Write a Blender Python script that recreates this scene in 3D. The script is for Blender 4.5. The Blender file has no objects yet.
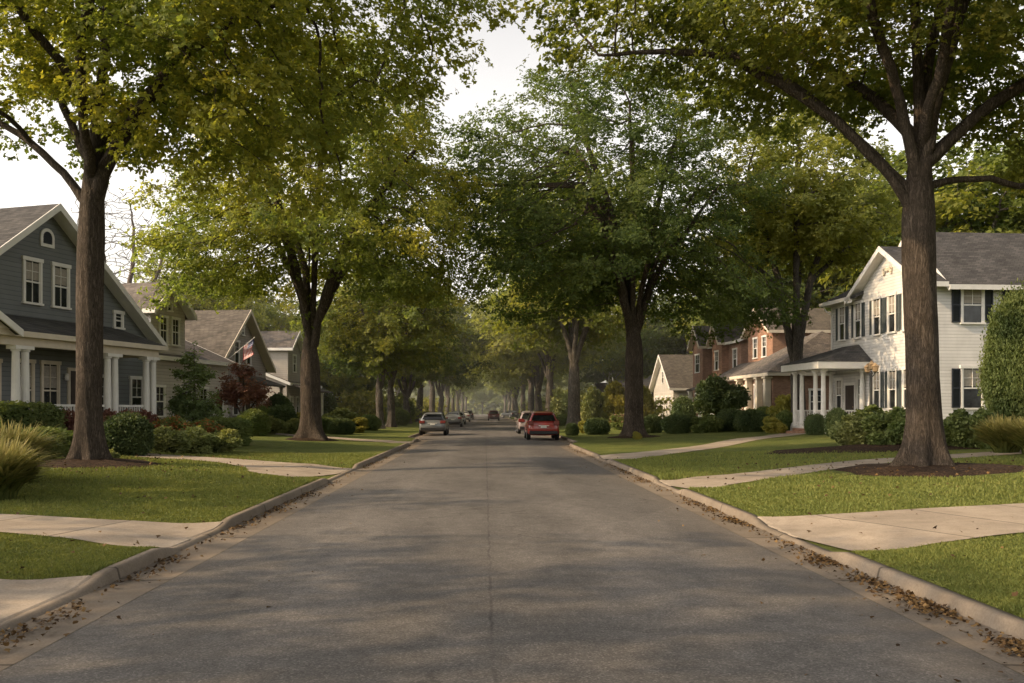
import bpy, math, random
import numpy as np
from mathutils import Vector, Matrix

scene = bpy.context.scene
COL = scene.collection
F = 900.0          # focal length in pixels of a 1024 px wide frame
CAMZ = 1.7
HAZE = 0.0011
rad = math.radians

# ------------------------------------------------------------------ helpers
def X(px, Y):
    return (px - 485.0) / F * Y

def link(o, parent=None):
    COL.objects.link(o)
    if parent is not None:
        o.parent = parent
    return o

def tag(o, label=None, cat=None, group=None, kind=None):
    if label: o['label'] = label
    if cat: o['category'] = cat
    if group: o['group'] = group
    if kind: o['kind'] = kind
    return o

def empty(name, loc=(0, 0, 0), rz=0.0, label=None, cat=None, group=None):
    o = bpy.data.objects.new(name, None)
    o.empty_display_size = 0.3
    link(o)
    o.location = loc
    o.rotation_euler = (0, 0, rz)
    return tag(o, label, cat, group)

def np_mesh(name, verts, loops, counts, mats=None, midx=None, smooth=False, uv=None):
    me = bpy.data.meshes.new(name)
    verts = np.asarray(verts, dtype=np.float32)
    loops = np.asarray(loops, dtype=np.int32).ravel()
    counts = np.asarray(counts, dtype=np.int32)
    me.vertices.add(len(verts)); me.vertices.foreach_set('co', verts.ravel())
    me.loops.add(len(loops)); me.loops.foreach_set('vertex_index', loops)
    me.polygons.add(len(counts))
    st = np.concatenate([[0], np.cumsum(counts)[:-1]]).astype(np.int32)
    me.polygons.foreach_set('loop_start', st)
    if mats:
        for m in mats: me.materials.append(m)
    if midx is not None:
        me.polygons.foreach_set('material_index', np.asarray(midx, dtype=np.int32))
    me.polygons.foreach_set('use_smooth', np.full(len(counts), smooth))
    if uv is not None:
        l = me.uv_layers.new(name='UVMap')
        l.data.foreach_set('uv', np.asarray(uv, dtype=np.float32)[loops].ravel())
    me.update(calc_edges=True)
    me.validate()
    return me

class MB:
    """collects simple shapes into one mesh"""
    def __init__(s):
        s.v = []; s.f = []; s.m = []; s.uv = None
    def add(s, vs, fs, m=0):
        b = len(s.v)
        s.v += [tuple(v) for v in vs]
        for f in fs:
            s.f.append([i + b for i in f]); s.m.append(m)
    def box(s, x0, x1, y0, y1, z0, z1, m=0):
        vs = [(x0,y0,z0),(x1,y0,z0),(x1,y1,z0),(x0,y1,z0),(x0,y0,z1),(x1,y0,z1),(x1,y1,z1),(x0,y1,z1)]
        s.add(vs, [(0,3,2,1),(4,5,6,7),(0,1,5,4),(1,2,6,5),(2,3,7,6),(3,0,4,7)], m)
    def prism(s, prof, y0, y1, m=0):
        n = len(prof)
        vs = [(x, y0, z) for x, z in prof] + [(x, y1, z) for x, z in prof]
        fs = [tuple(range(n)), tuple(range(2*n-1, n-1, -1))]
        for i in range(n):
            j = (i+1) % n
            fs.append((i, i+n, j+n, j))
        s.add(vs, fs, m)
    def prism_x(s, prof, x0, x1, m=0):
        n = len(prof)
        vs = [(x0, y, z) for y, z in prof] + [(x1, y, z) for y, z in prof]
        fs = [tuple(range(n)), tuple(range(2*n-1, n-1, -1))]
        for i in range(n):
            j = (i+1) % n
            fs.append((i, i+n, j+n, j))
        s.add(vs, fs, m)
    def slab(s, q, t, m=0):
        """polygon q (3D points) thickened downward by t"""
        n = len(q)
        vs = list(q) + [(p[0], p[1], p[2]-t) for p in q]
        fs = [tuple(range(n)), tuple(range(2*n-1, n-1, -1))]
        for i in range(n):
            j = (i+1) % n
            fs.append((i, i+n, j+n, j))
        s.add(vs, fs, m)
    def tube(s, pts, rs, n=10, m=0, cap=True):
        pts = [Vector(p) for p in pts]
        rings = []
        ref = None
        for i, p in enumerate(pts):
            a = pts[max(0, i-1)]; b = pts[min(len(pts)-1, i+1)]
            t = (b-a).normalized()
            if ref is None:
                ref = Vector((1,0,0)) if abs(t.x) < 0.9 else Vector((0,1,0))
            u = (ref - t*ref.dot(t)).normalized(); w = t.cross(u); ref = u
            r = rs[i] if hasattr(rs, '__len__') else rs
            rings.append([p + (u*math.cos(2*math.pi*k/n) + w*math.sin(2*math.pi*k/n))*r for k in range(n)])
        vs = [q for r in rings for q in r]; fs = []
        for i in range(len(pts)-1):
            for k in range(n):
                k2 = (k+1) % n
                fs.append((i*n+k, i*n+k2, (i+1)*n+k2, (i+1)*n+k))
        if cap:
            fs.append(tuple(range(n-1, -1, -1))); fs.append(tuple((len(pts)-1)*n + k for k in range(n)))
        s.add(vs, fs, m)
    def lathe(s, prof, n=12, c=(0,0,0), m=0):
        pts = [(c[0], c[1], c[2]+z) for r, z in prof]
        vs = []; fs = []
        for r, z in prof:
            for k in range(n):
                a = 2*math.pi*k/n
                vs.append((c[0]+r*math.cos(a), c[1]+r*math.sin(a), c[2]+z))
        for i in range(len(prof)-1):
            for k in range(n):
                k2 = (k+1) % n
                fs.append((i*n+k, i*n+k2, (i+1)*n+k2, (i+1)*n+k))
        fs.append(tuple(range(n-1, -1, -1))); fs.append(tuple((len(prof)-1)*n + k for k in range(n)))
        s.add(vs, fs, m)
    def xform(s, M, start=0):
        for i in range(start, len(s.v)):
            s.v[i] = tuple(M @ Vector(s.v[i]))
    def mesh(s, name, mats, smooth=False):
        loops = [i for f in s.f for i in f]; counts = [len(f) for f in s.f]
        if not isinstance(mats, (list, tuple)): mats = [mats]
        return np_mesh(name, s.v, loops, counts, mats, s.m, smooth)
    def build(s, name, mats, parent=None, smooth=False, bevel=0.0):
        o = bpy.data.objects.new(name, s.mesh(name, mats, smooth))
        link(o, parent)
        if bevel:
            b = o.modifiers.new('bevel', 'BEVEL'); b.width = bevel; b.segments = 2; b.limit_method = 'ANGLE'
        return o

def smoothstep(a, b, x):
    t = np.clip((np.asarray(x, float)-a)/(b-a), 0, 1)
    return t*t*(3-2*t)

# ------------------------------------------------------------------ materials
class NT:
    def __init__(s, name):
        s.mat = bpy.data.materials.new(name); s.mat.use_nodes = True
        s.t = s.mat.node_tree; s.t.nodes.clear()
        s.out = s.n('ShaderNodeOutputMaterial')
    def n(s, typ, **kw):
        nd = s.t.nodes.new(typ)
        for k, v in kw.items():
            if k in nd.inputs and not hasattr(nd, k): nd.inputs[k].default_value = v
            else: setattr(nd, k, v)
        return nd
    def l(s, a, b): s.t.links.new(a, b)
    def inp(s, nd, sock, v):
        if v is None: return
        if isinstance(v, bpy.types.NodeSocket): s.l(v, nd.inputs[sock])
        else:
            if isinstance(v, (tuple, list)) and len(v) == 3 and nd.inputs[sock].type == 'RGBA': v = (*v, 1)
            nd.inputs[sock].default_value = v
    def coord(s, kind='Object'):
        return s.n('ShaderNodeTexCoord').outputs[kind]
    def pos(s):
        return s.n('ShaderNodeNewGeometry').outputs['Position']
    def mapping(s, vec, scale=(1,1,1), loc=(0,0,0)):
        m = s.n('ShaderNodeMapping'); s.l(vec, m.inputs['Vector'])
        m.inputs['Scale'].default_value = scale; m.inputs['Location'].default_value = loc
        return m.outputs[0]
    def noise(s, vec, scale, detail=3, rough=0.6, dist=0.0):
        m = s.n('ShaderNodeTexNoise'); s.l(vec, m.inputs['Vector'])
        m.inputs['Scale'].default_value = scale; m.inputs['Detail'].default_value = detail
        m.inputs['Roughness'].default_value = rough; m.inputs['Distortion'].default_value = dist
        return m.outputs['Fac']
    def voro(s, vec, scale, feature='F1', out='Distance', rnd=1.0):
        m = s.n('ShaderNodeTexVoronoi', feature=feature); s.l(vec, m.inputs['Vector'])
        m.inputs['Scale'].default_value = scale; m.inputs['Randomness'].default_value = rnd
        return m.outputs[out]
    def ramp(s, fac, stops):
        r = s.n('ShaderNodeValToRGB'); s.l(fac, r.inputs[0])
        e = r.color_ramp.elements
        while len(e) < len(stops): e.new(0.5)
        for i, (p, c) in enumerate(stops):
            e[i].position = p
            e[i].color = (c, c, c, 1) if not hasattr(c, '__len__') else (*c, 1)
        return r.outputs[0]
    def mix(s, fac, a, b, mode='MIX'):
        m = s.n('ShaderNodeMix', data_type='RGBA', blend_type=mode)
        s.inp(m, 0, fac); s.inp(m, 6, a); s.inp(m, 7, b)
        return m.outputs[2]
    def math(s, op, a, b=None, c=None, clamp=False):
        m = s.n('ShaderNodeMath', operation=op); m.use_clamp = clamp
        s.inp(m, 0, a); s.inp(m, 1, b); s.inp(m, 2, c)
        return m.outputs[0]
    def sep(s, vec):
        m = s.n('ShaderNodeSeparateXYZ'); s.l(vec, m.inputs[0]); return m.outputs
    def comb(s, x, y, z):
        m = s.n('ShaderNodeCombineXYZ'); s.inp(m, 0, x); s.inp(m, 1, y); s.inp(m, 2, z); return m.outputs[0]
    def bump(s, h, strength=0.3, dist=0.02, normal=None):
        b = s.n('ShaderNodeBump'); s.l(h, b.inputs['Height'])
        b.inputs['Strength'].default_value = strength; b.inputs['Distance'].default_value = dist
        if normal: s.l(normal, b.inputs['Normal'])
        return b.outputs[0]
    def bsdf(s, col, rough=0.8, spec=0.3, normal=None, metal=0.0, coat=0.0):
        b = s.n('ShaderNodeBsdfPrincipled')
        s.inp(b, 'Base Color', col); s.inp(b, 'Roughness', rough); s.inp(b, 'Metallic', metal)
        b.inputs['Specular IOR Level'].default_value = spec
        b.inputs['Coat Weight'].default_value = coat
        if normal: s.l(normal, b.inputs['Normal'])
        s.bs = b
        return b.outputs[0]
    def done(s, sh):
        s.l(sh, s.out.inputs['Surface']); return s.mat

def m_plain(name, col, rough=0.6, spec=0.4, metal=0.0, coat=0.0, var=0.15, scale=8):
    t = NT(name)
    nz = t.noise(t.coord(), scale, 4)
    c = t.mix(1.0, (*col, 1), t.ramp(nz, [(0.25, 1-var), (0.75, 1+var*0.5)]), 'MULTIPLY')
    return t.done(t.bsdf(c, rough, spec, None, metal, coat))

def m_siding(name, col, pitch=0.16):
    t = NT(name); co = t.coord(); x, y, z = t.sep(co)
    fr = t.math('FRACT', t.math('DIVIDE', z, pitch))
    line = t.ramp(fr, [(0.0, 0.45), (0.10, 0.82), (0.2, 0.97), (1.0, 1.0)])
    rowid = t.math('FLOOR', t.math('DIVIDE', z, pitch))
    wn = t.n('ShaderNodeTexWhiteNoise', noise_dimensions='1D'); t.l(rowid, wn.inputs['W'])
    rowv = t.ramp(wn.outputs['Value'], [(0, 0.93), (1, 1.04)])
    dirt = t.ramp(t.noise(t.mapping(co, (1, 1, 0.5)), 1.2, 5), [(0.3, 0.86), (0.7, 1.04)])
    c = t.mix(1.0, (*col, 1), line, 'MULTIPLY'); c = t.mix(1.0, c, dirt, 'MULTIPLY'); c = t.mix(1.0, c, rowv, 'MULTIPLY')
    nb = t.bump(t.math('SUBTRACT', 1.0, fr), 0.6, 0.02)
    return t.done(t.bsdf(c, 0.7, 0.3, nb))

def m_brick(name, c1, c2, mortar):
    t = NT(name); co = t.coord(); x, y, z = t.sep(co)
    v = t.comb(t.math('ADD', x, y), z, 0.0)
    b = t.n('ShaderNodeTexBrick'); t.l(v, b.inputs['Vector'])
    b.inputs['Scale'].default_value = 1.0; b.inputs['Brick Width'].default_value = 0.23; b.inputs['Row Height'].default_value = 0.08
    b.inputs['Mortar Size'].default_value = 0.008; b.inputs['Mortar Smooth'].default_value = 0.2
    b.inputs['Color1'].default_value = (*c1, 1); b.inputs['Color2'].default_value = (*c2, 1); b.inputs['Mortar'].default_value = (*mortar, 1)
    dirt = t.ramp(t.noise(co, 1.6, 5), [(0.3, 0.75), (0.7, 1.12)])
    c = t.mix(1.0, b.outputs['Color'], dirt, 'MULTIPLY')
    nb = t.bump(t.math('SUBTRACT', 1.0, b.outputs['Fac']), 0.5, 0.01)
    return t.done(t.bsdf(c, 0.9, 0.2, nb))

def m_shingle(name, col):
    t = NT(name); co = t.coord(); x, y, z = t.sep(co)
    v = t.comb(t.math('ADD', x, y), t.math('MULTIPLY', z, 1.6), 0.0)
    b = t.n('ShaderNodeTexBrick'); t.l(v, b.inputs['Vector'])
    b.inputs['Scale'].default_value = 1.0; b.inputs['Brick Width'].default_value = 0.32; b.inputs['Row Height'].default_value = 0.15
    b.inputs['Mortar Size'].default_value = 0.012; b.inputs['Mortar Smooth'].default_value = 0.4; b.inputs['Bias'].default_value = -0.1
    b.inputs['Color1'].default_value = (0.72, 0.72, 0.72, 1); b.inputs['Color2'].default_value = (1.2, 1.17, 1.12, 1); b.inputs['Mortar'].default_value = (0.5, 0.5, 0.5, 1)
    dirt = t.ramp(t.noise(co, 0.9, 6, 0.7), [(0.3, 0.7), (0.7, 1.2)])
    gr = t.ramp(t.noise(co, 60, 2), [(0.3, 0.8), (0.7, 1.2)])
    c = t.mix(1.0, (*col, 1), b.outputs['Color'], 'MULTIPLY'); c = t.mix(1.0, c, dirt, 'MULTIPLY'); c = t.mix(1.0, c, gr, 'MULTIPLY')
    nb = t.bump(t.math('SUBTRACT', 1.0, b.outputs['Fac']), 0.5, 0.02)
    return t.done(t.bsdf(c, 0.95, 0.15, nb))

def m_glass(name='window_glass'):
    t = NT(name); co = t.coord()
    nz = t.noise(co, 1.7, 3)
    c = t.mix(1.0, (0.018, 0.02, 0.022, 1), t.ramp(nz, [(0.3, 0.4), (0.65, 2.2)]), 'MULTIPLY')
    nb = t.bump(t.noise(co, 3.0, 2), 0.05, 0.05)
    return t.done(t.bsdf(c, 0.06, 0.6, nb))

def m_bark(name, col=(0.085, 0.062, 0.045)):
    t = NT(name); co = t.coord()
    wv = t.n('ShaderNodeVectorMath', operation='MULTIPLY_ADD')
    nz = t.n('ShaderNodeTexNoise'); t.l(co, nz.inputs['Vector']); nz.inputs['Scale'].default_value = 3.0; nz.inputs['Detail'].default_value = 3
    t.l(nz.outputs['Color'], wv.inputs[0]); wv.inputs[1].default_value = (0.14, 0.14, 0.5); t.l(co, wv.inputs[2])
    n1 = t.noise(t.mapping(wv.outputs[0], (17, 17, 1.7)), 1.0, 6, 0.7, 0.3)
    n2 = t.noise(t.mapping(wv.outputs[0], (42, 42, 7)), 1.0, 4, 0.7)
    rid = t.math('ABSOLUTE', t.math('SUBTRACT', n1, 0.5))
    ridge = t.math('ADD', t.math('MULTIPLY', rid, 3.2), t.math('MULTIPLY', n2, 0.45), clamp=True)
    big = t.ramp(t.noise(co, 0.8, 4), [(0.3, 0.72), (0.7, 1.25)])
    c = t.ramp(ridge, [(0.10, tuple(k*0.10 for k in col)), (0.34, tuple(k*0.75 for k in col)), (0.85, tuple(k*1.8 for k in col))])
    c = t.mix(1.0, c, big, 'MULTIPLY')
    nb = t.bump(ridge, 1.0, 0.09)
    return t.done(t.bsdf(c, 0.95, 0.12, nb))

def m_leaf(name, dark, light, gold, goldamt=0.3, trans=0.4, clump=0.5, sat=1.0):
    """leaf blades: colour varies per leaf and per spray"""
    t = NT(name); g = t.n('ShaderNodeNewGeometry'); co = t.coord()
    ri = g.outputs['Random Per Island']
    cl = t.noise(co, clump, 3, 0.6)
    f = t.math('ADD', t.math('MULTIPLY', ri, 0.45), t.math('MULTIPLY', t.ramp(cl, [(0.3, 0.0), (0.7, 1.0)]), 0.55))
    c = t.mix(f, (*dark, 1), (*light, 1))
    oi = t.n('ShaderNodeObjectInfo')
    gn = t.noise(t.mapping(co, (1, 1, 1), (7, 3, 5)), clump*0.55, 2)
    gf = t.math('MULTIPLY', t.ramp(gn, [(0.42, 0.0), (0.68, 1.0)]), goldamt*1.6)
    gf = t.math('MULTIPLY', gf, t.math('ADD', 0.4, t.math('MULTIPLY', ri, 0.9)), clamp=True)
    c = t.mix(gf, c, (*gold, 1))
    ov = t.math('ADD', 0.85, t.math('MULTIPLY', oi.outputs['Random'], 0.3))
    c = t.mix(1.0, c, t.comb(ov, ov, ov), 'MULTIPLY')
    d = t.bsdf(c, 0.6, 0.25)
    tr = t.n('ShaderNodeBsdfTranslucent')
    tc = t.mix(1.0, c, (1.42, 1.42, 0.70, 1), 'MULTIPLY'); t.l(tc, tr.inputs['Color'])
    mx = t.n('ShaderNodeMixShader'); mx.inputs[0].default_value = trans
    t.l(d, mx.inputs[1]); t.l(tr.outputs[0], mx.inputs[2])
    return t.done(mx.outputs[0])

def m_asphalt():
    t = NT('asphalt'); co = t.pos(); x, y, z = t.sep(co)
    fine = t.noise(co, 70, 3, 0.7)
    stones = t.voro(co, 85, out='Color')
    sg = t.ramp(t.sep(stones)[0], [(0.0, 0.68), (0.6, 1.0), (0.93, 1.3), (1.0, 1.8)])
    big = t.ramp(t.noise(t.mapping(co, (1, 0.35, 1)), 0.8, 5, 0.6), [(0.3, 0.78), (0.7, 1.22)])
    mid = t.ramp(t.noise(co, 4.5, 5, 0.7), [(0.3, 0.82), (0.7, 1.18)])
    ax = t.math('ABSOLUTE', t.math('SUBTRACT', t.math('ABSOLUTE', x), 1.55))
    track = t.ramp(t.math('ADD', ax, t.math('MULTIPLY', t.noise(co, 0.5, 3), 0.5)), [(0.25, 1.12), (0.9, 0.95)])
    c = t.mix(1.0, (0.128, 0.118, 0.110, 1), sg, 'MULTIPLY')
    c = t.mix(1.0, c, big, 'MULTIPLY'); c = t.mix(1.0, c, mid, 'MULTIPLY'); c = t.mix(1.0, c, track, 'MULTIPLY')
    # paving seam down the middle
    wob = t.math('MULTIPLY', t.math('SUBTRACT', t.noise(t.mapping(co, (0, 1, 0)), 1.5, 4, 0.7), 0.5), 0.12)
    sx = t.math('ABSOLUTE', t.math('ADD', t.math('SUBTRACT', x, 0.05), wob))
    seam = t.ramp(sx, [(0.0, 0.62), (0.008, 0.7), (0.018, 1.0)])
    seamw = t.ramp(sx, [(0.0, 0.93), (0.1, 0.95), (0.2, 1.0)])
    on = t.ramp(t.noise(t.mapping(co, (0, 1, 0)), 0.9, 3), [(0.42, 0.25), (0.56, 1.0)])
    c = t.mix(on, c, t.mix(1.0, c, seam, 'MULTIPLY')); c = t.mix(1.0, c, seamw, 'MULTIPLY')
    # hairline cracks
    wv = t.n('ShaderNodeVectorMath', operation='ADD')
    nz = t.n('ShaderNodeTexNoise'); t.l(co, nz.inputs['Vector']); nz.inputs['Scale'].default_value = 2.0; nz.inputs['Detail'].default_value = 5
    t.l(co, wv.inputs[0]); t.l(nz.outputs['Color'], wv.inputs[1])
    cr = t.voro(wv.outputs[0], 0.33, 'DISTANCE_TO_EDGE')
    crk = t.ramp(cr, [(0.0, 0.35), (0.004, 0.5), (0.009, 1.0)])
    con = t.ramp(t.noise(co, 0.33, 2), [(0.50, 0.0), (0.62, 0.7)])
    c = t.mix(con, c, t.mix(1.0, c, crk, 'MULTIPLY'))
    pv = t.voro(t.mapping(co, (0.30, 0.085, 1.0), (0.35, 0.2, 0)), 1.0, out='Color', rnd=0.7)
    pr = t.ramp(t.sep(pv)[0], [(0.0, 0.84), (0.3, 0.97), (0.7, 1.03), (1.0, 1.10)])
    c = t.mix(1.0, c, pr, 'MULTIPLY')
    oil = t.ramp(t.noise(t.mapping(co, (1, 0.55, 1)), 1.9, 3, 0.55), [(0.66, 1.0), (0.76, 0.72)])
    c = t.mix(1.0, c, oil, 'MULTIPLY')
    # dusty edges
    ed = t.ramp(t.math('ADD', t.math('ABSOLUTE', x), t.math('MULTIPLY', t.noise(co, 2.5, 4), 0.7)), [(3.0/5, 0.0), (3.75/5, 1.0)])
    ed2 = t.math('DIVIDE', t.math('ADD', t.math('ABSOLUTE', x), t.math('MULTIPLY', t.noise(co, 2.5, 4), 0.8)), 5.0)
    edr = t.ramp(ed2, [(0.62, 0.0), (0.80, 0.5)])
    c = t.mix(edr, c, (0.15, 0.125, 0.10, 1))
    nb = t.bump(t.math('ADD', fine, t.sep(stones)[0]), 0.5, 0.008)
    return t.done(t.bsdf(c, 0.85, 0.25, nb))

def m_concrete(name, col, joint=1.5, side=None):
    t = NT(name); co = t.pos()
    uv = t.n('ShaderNodeUVMap').outputs[0]; u, v, _ = t.sep(uv)
    big = t.ramp(t.noise(co, 1.1, 6, 0.65), [(0.3, 0.72), (0.7, 1.18)])
    fine = t.ramp(t.noise(co, 45, 3, 0.7), [(0.3, 0.82), (0.7, 1.16)])
    slab = t.n('ShaderNodeTexWhiteNoise', noise_dimensions='1D'); t.l(t.math('FLOOR', t.math('DIVIDE', v, joint)), slab.inputs['W'])
    sv = t.ramp(slab.outputs['Value'], [(0, 0.88), (1, 1.08)])
    c = t.mix(1.0, (*col, 1), big, 'MULTIPLY'); c = t.mix(1.0, c, fine, 'MULTIPLY'); c = t.mix(1.0, c, sv, 'MULTIPLY')
    fr = t.math('ABSOLUTE', t.math('SUBTRACT', t.math('FRACT', t.math('DIVIDE', v, joint)), 0.5))
    jt = t.ramp(t.math('MULTIPLY', t.math('SUBTRACT', 0.5, fr), joint), [(0.0, 0.3), (0.012, 0.45), (0.03, 1.0)])
    c = t.mix(1.0, c, jt, 'MULTIPLY')
    # stain patches and hairline cracks
    st = t.ramp(t.noise(co, 3.3, 6, 0.75), [(0.5, 0.0), (0.75, 0.45)])
    c = t.mix(st, c, (0.16, 0.12, 0.085, 1))
    nb = t.bump(t.noise(co, 90, 3), 0.3, 0.005)
    return t.done(t.bsdf(c, 0.9, 0.2, nb))

def m_lawn():
    t = NT('lawn_turf'); co = t.pos()
    a = t.noise(co, 0.35, 4, 0.6); b = t.noise(co, 6.0, 5, 0.75); f = t.noise(co, 45, 3, 0.8)
    c = t.ramp(a, [(0.3, (0.105, 0.134, 0.036)), (0.55, (0.150, 0.174, 0.046)), (0.72, (0.210, 0.210, 0.062))])
    c = t.mix(1.0, c, t.ramp(b, [(0.25, 0.6), (0.75, 1.3)]), 'MULTIPLY')
    c = t.mix(1.0, c, t.ramp(f, [(0.2, 0.5), (0.8, 1.45)]), 'MULTIPLY')
    nb = t.bump(t.math('ADD', f, t.math('MULTIPLY', b, 0.6)), 0.9, 0.05)
    return t.done(t.bsdf(c, 0.9, 0.1, nb))

def m_mulch():
    t = NT('mulch'); co = t.pos()
    v = t.voro(t.mapping(co, (1, 1.6, 1)), 26, out='Color')
    c = t.ramp(t.sep(v)[0], [(0.0, (0.012, 0.008, 0.006)), (0.5, (0.04, 0.026, 0.018)), (1.0, (0.085, 0.055, 0.036))])
    nb = t.bump(t.sep(v)[1], 1.0, 0.05)
    return t.done(t.bsdf(c, 0.95, 0.1, nb))

def m_litter():
    t = NT('dry_leaf'); g = t.n('ShaderNodeNewGeometry')
    c = t.ramp(g.outputs['Random Per Island'], [(0.0, (0.035, 0.021, 0.012)), (0.4, (0.09, 0.052, 0.022)), (0.8, (0.15, 0.09, 0.035)), (1.0, (0.22, 0.14, 0.06))])
    return t.done(t.bsdf(c, 0.8, 0.2))

def m_blade(name, stops):
    t = NT(name); g = t.n('ShaderNodeNewGeometry'); co = t.pos()
    r = t.math('ADD', t.math('MULTIPLY', g.outputs['Random Per Island'], 0.5), t.math('MULTIPLY', t.noise(co, 0.6, 3), 0.5))
    c = t.ramp(r, stops)
    d = t.bsdf(c, 0.6, 0.2)
    tr = t.n('ShaderNodeBsdfTranslucent'); t.l(t.mix(1.0, c, (1.4, 1.25, 0.6, 1), 'MULTIPLY'), tr.inputs['Color'])
    mx = t.n('ShaderNodeMixShader'); mx.inputs[0].default_value = 0.3
    t.l(d, mx.inputs[1]); t.l(tr.outputs[0], mx.inputs[2])
    return t.done(mx.outputs[0])

M = {}
M['asphalt'] = m_asphalt()
M['gutter'] = m_concrete('gutter_concrete', (0.20, 0.165, 0.13), 3.0)
M['kerb'] = m_concrete('kerb_concrete', (0.20, 0.165, 0.13), 3.0)
M['walk'] = m_concrete('path_concrete', (0.36, 0.30, 0.24), 1.6)
M['lawn'] = m_lawn(); M['mulch'] = m_mulch(); M['litter'] = m_litter()
M['grass'] = m_blade('grass_blade', [(0.2, (0.115, 0.146, 0.040)), (0.5, (0.165, 0.194, 0.052)), (0.8, (0.235, 0.240, 0.072))])
M['white'] = m_plain('white_paint', (0.74, 0.72, 0.69), 0.55, 0.3, var=0.1, scale=3)
M['cream'] = m_plain('cream_paint', (0.62, 0.55, 0.45), 0.6, 0.3, var=0.12, scale=3)
M['shutter'] = m_plain('shutter_navy', (0.016, 0.020, 0.030), 0.5, 0.4)
M['shutter_grey'] = m_plain('shutter_grey_green', (0.085, 0.100, 0.105), 0.6, 0.3)
M['door'] = m_plain('door_dark', (0.05, 0.035, 0.03), 0.5, 0.4)
M['glass'] = m_glass()
M['curtain'] = m_plain('curtain', (0.33, 0.30, 0.26), 0.8, 0.1, var=0.3, scale=9)
M['sid_blue'] = m_siding('siding_slate_blue', (0.180, 0.192, 0.198), 0.17)
M['sid_cream'] = m_siding('siding_cream', (0.53, 0.49, 0.455), 0.17)
M['sid_tan'] = m_siding('siding_tan', (0.40, 0.365, 0.325), 0.17)
M['sid_grey'] = m_siding('siding_warm_grey', (0.33, 0.30, 0.28), 0.17)
M['sid_white'] = m_siding('siding_white', (0.68, 0.665, 0.65), 0.15)
M['sid_pale'] = m_siding('siding_pale_cream', (0.54, 0.51, 0.47), 0.16)
M['brick'] = m_brick('brick_orange', (0.345, 0.20, 0.145), (0.265, 0.145, 0.105), (0.30, 0.24, 0.19))
M['brick_dark'] = m_brick('brick_brown', (0.36, 0.19, 0.12), (0.26, 0.13, 0.085), (0.3, 0.25, 0.2))
M['sh_char'] = m_shingle('shingle_charcoal', (0.088, 0.086, 0.088))
M['sh_brown'] = m_shingle('shingle_brown', (0.165, 0.148, 0.138))
M['sh_grey'] = m_shingle('shingle_grey', (0.135, 0.12, 0.105))
M['stone'] = m_plain('step_stone', (0.30, 0.25, 0.2), 0.9, 0.2, var=0.3)
M['bark'] = m_bark('bark', (0.125, 0.100, 0.080))
M['bark_grey'] = m_bark('bark_grey', (0.16, 0.14, 0.12))
M['bark_bare'] = m_bark('bark_bare', (0.22, 0.18, 0.15))
M['iron'] = m_plain('black_iron', (0.02, 0.02, 0.02), 0.5, 0.5)
M['brass'] = m_plain('aged_brass', (0.34, 0.24, 0.14), 0.5, 0.5)
L1 = m_leaf('leaf_maple_gold', (0.099, 0.134, 0.033), (0.218, 0.252, 0.059), (0.436, 0.378, 0.062), 0.38, 0.58, 0.35)
LT2 = m_leaf('leaf_maple_light', (0.100, 0.139, 0.040), (0.220, 0.258, 0.066), (0.446, 0.384, 0.066), 0.42, 0.58, 0.25)
L2 = m_leaf('leaf_maple_green', (0.090, 0.129, 0.036), (0.200, 0.232, 0.059), (0.388, 0.339, 0.063), 0.38, 0.58, 0.35)
L3 = m_leaf('leaf_dark_green', (0.056, 0.094, 0.034), (0.132, 0.174, 0.053), (0.244, 0.246, 0.060), 0.2, 0.55, 0.35)
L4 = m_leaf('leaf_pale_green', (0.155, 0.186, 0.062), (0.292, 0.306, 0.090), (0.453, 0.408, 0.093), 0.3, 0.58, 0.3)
L5 = m_leaf('leaf_haze_tinted', (0.205, 0.240, 0.125), (0.328, 0.350, 0.169), (0.437, 0.415, 0.175), 0.25, 0.5, 0.2)  # far leaves: distance haze painted in as a paler, bluer base colour
LU = m_leaf('leaf_undergrowth', (0.094, 0.121, 0.043), (0.209, 0.226, 0.076), (0.352, 0.315, 0.081), 0.4, 0.5, 0.12)
LS = m_leaf('leaf_shrub', (0.075, 0.115, 0.041), (0.180, 0.221, 0.071), (0.281, 0.281, 0.086), 0.2, 0.3, 1.6)
LSP = m_leaf('leaf_shrub_pale', (0.149, 0.184, 0.075), (0.305, 0.329, 0.133), (0.423, 0.390, 0.125), 0.3, 0.3, 1.6)
LSY = m_leaf('leaf_shrub_yellow', (0.173, 0.180, 0.046), (0.360, 0.336, 0.086), (0.516, 0.423, 0.086), 0.4, 0.35, 1.6)
LSD = m_leaf('leaf_shrub_dark', (0.050, 0.081, 0.037), (0.122, 0.160, 0.062), (0.188, 0.195, 0.070), 0.15, 0.25, 1.6)
LSR = m_leaf('leaf_dark_red', (0.117, 0.056, 0.054), (0.266, 0.125, 0.104), (0.344, 0.188, 0.110), 0.25, 0.35, 1.2)
LSF = m_leaf('leaf_flowering', (0.094, 0.134, 0.046), (0.204, 0.242, 0.077), (0.281, 0.274, 0.070), 0.2, 0.3, 1.6)
LSC = m_leaf('leaf_cone_tree', (0.094, 0.144, 0.066), (0.211, 0.266, 0.112), (0.281, 0.296, 0.125), 0.2, 0.35, 2.5)
PETAL = m_leaf('petal_rust', (0.22, 0.075, 0.035), (0.40, 0.16, 0.06), (0.42, 0.22, 0.08), 0.3, 0.3, 2.0)
PETALP = m_leaf('petal_pink', (0.22, 0.09, 0.075), (0.36, 0.2, 0.16), (0.4, 0.26, 0.2), 0.3, 0.3, 2.0)
M['core'] = m_plain('shrub_core', (0.028, 0.036, 0.016), 1.0, 0.0)
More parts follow.
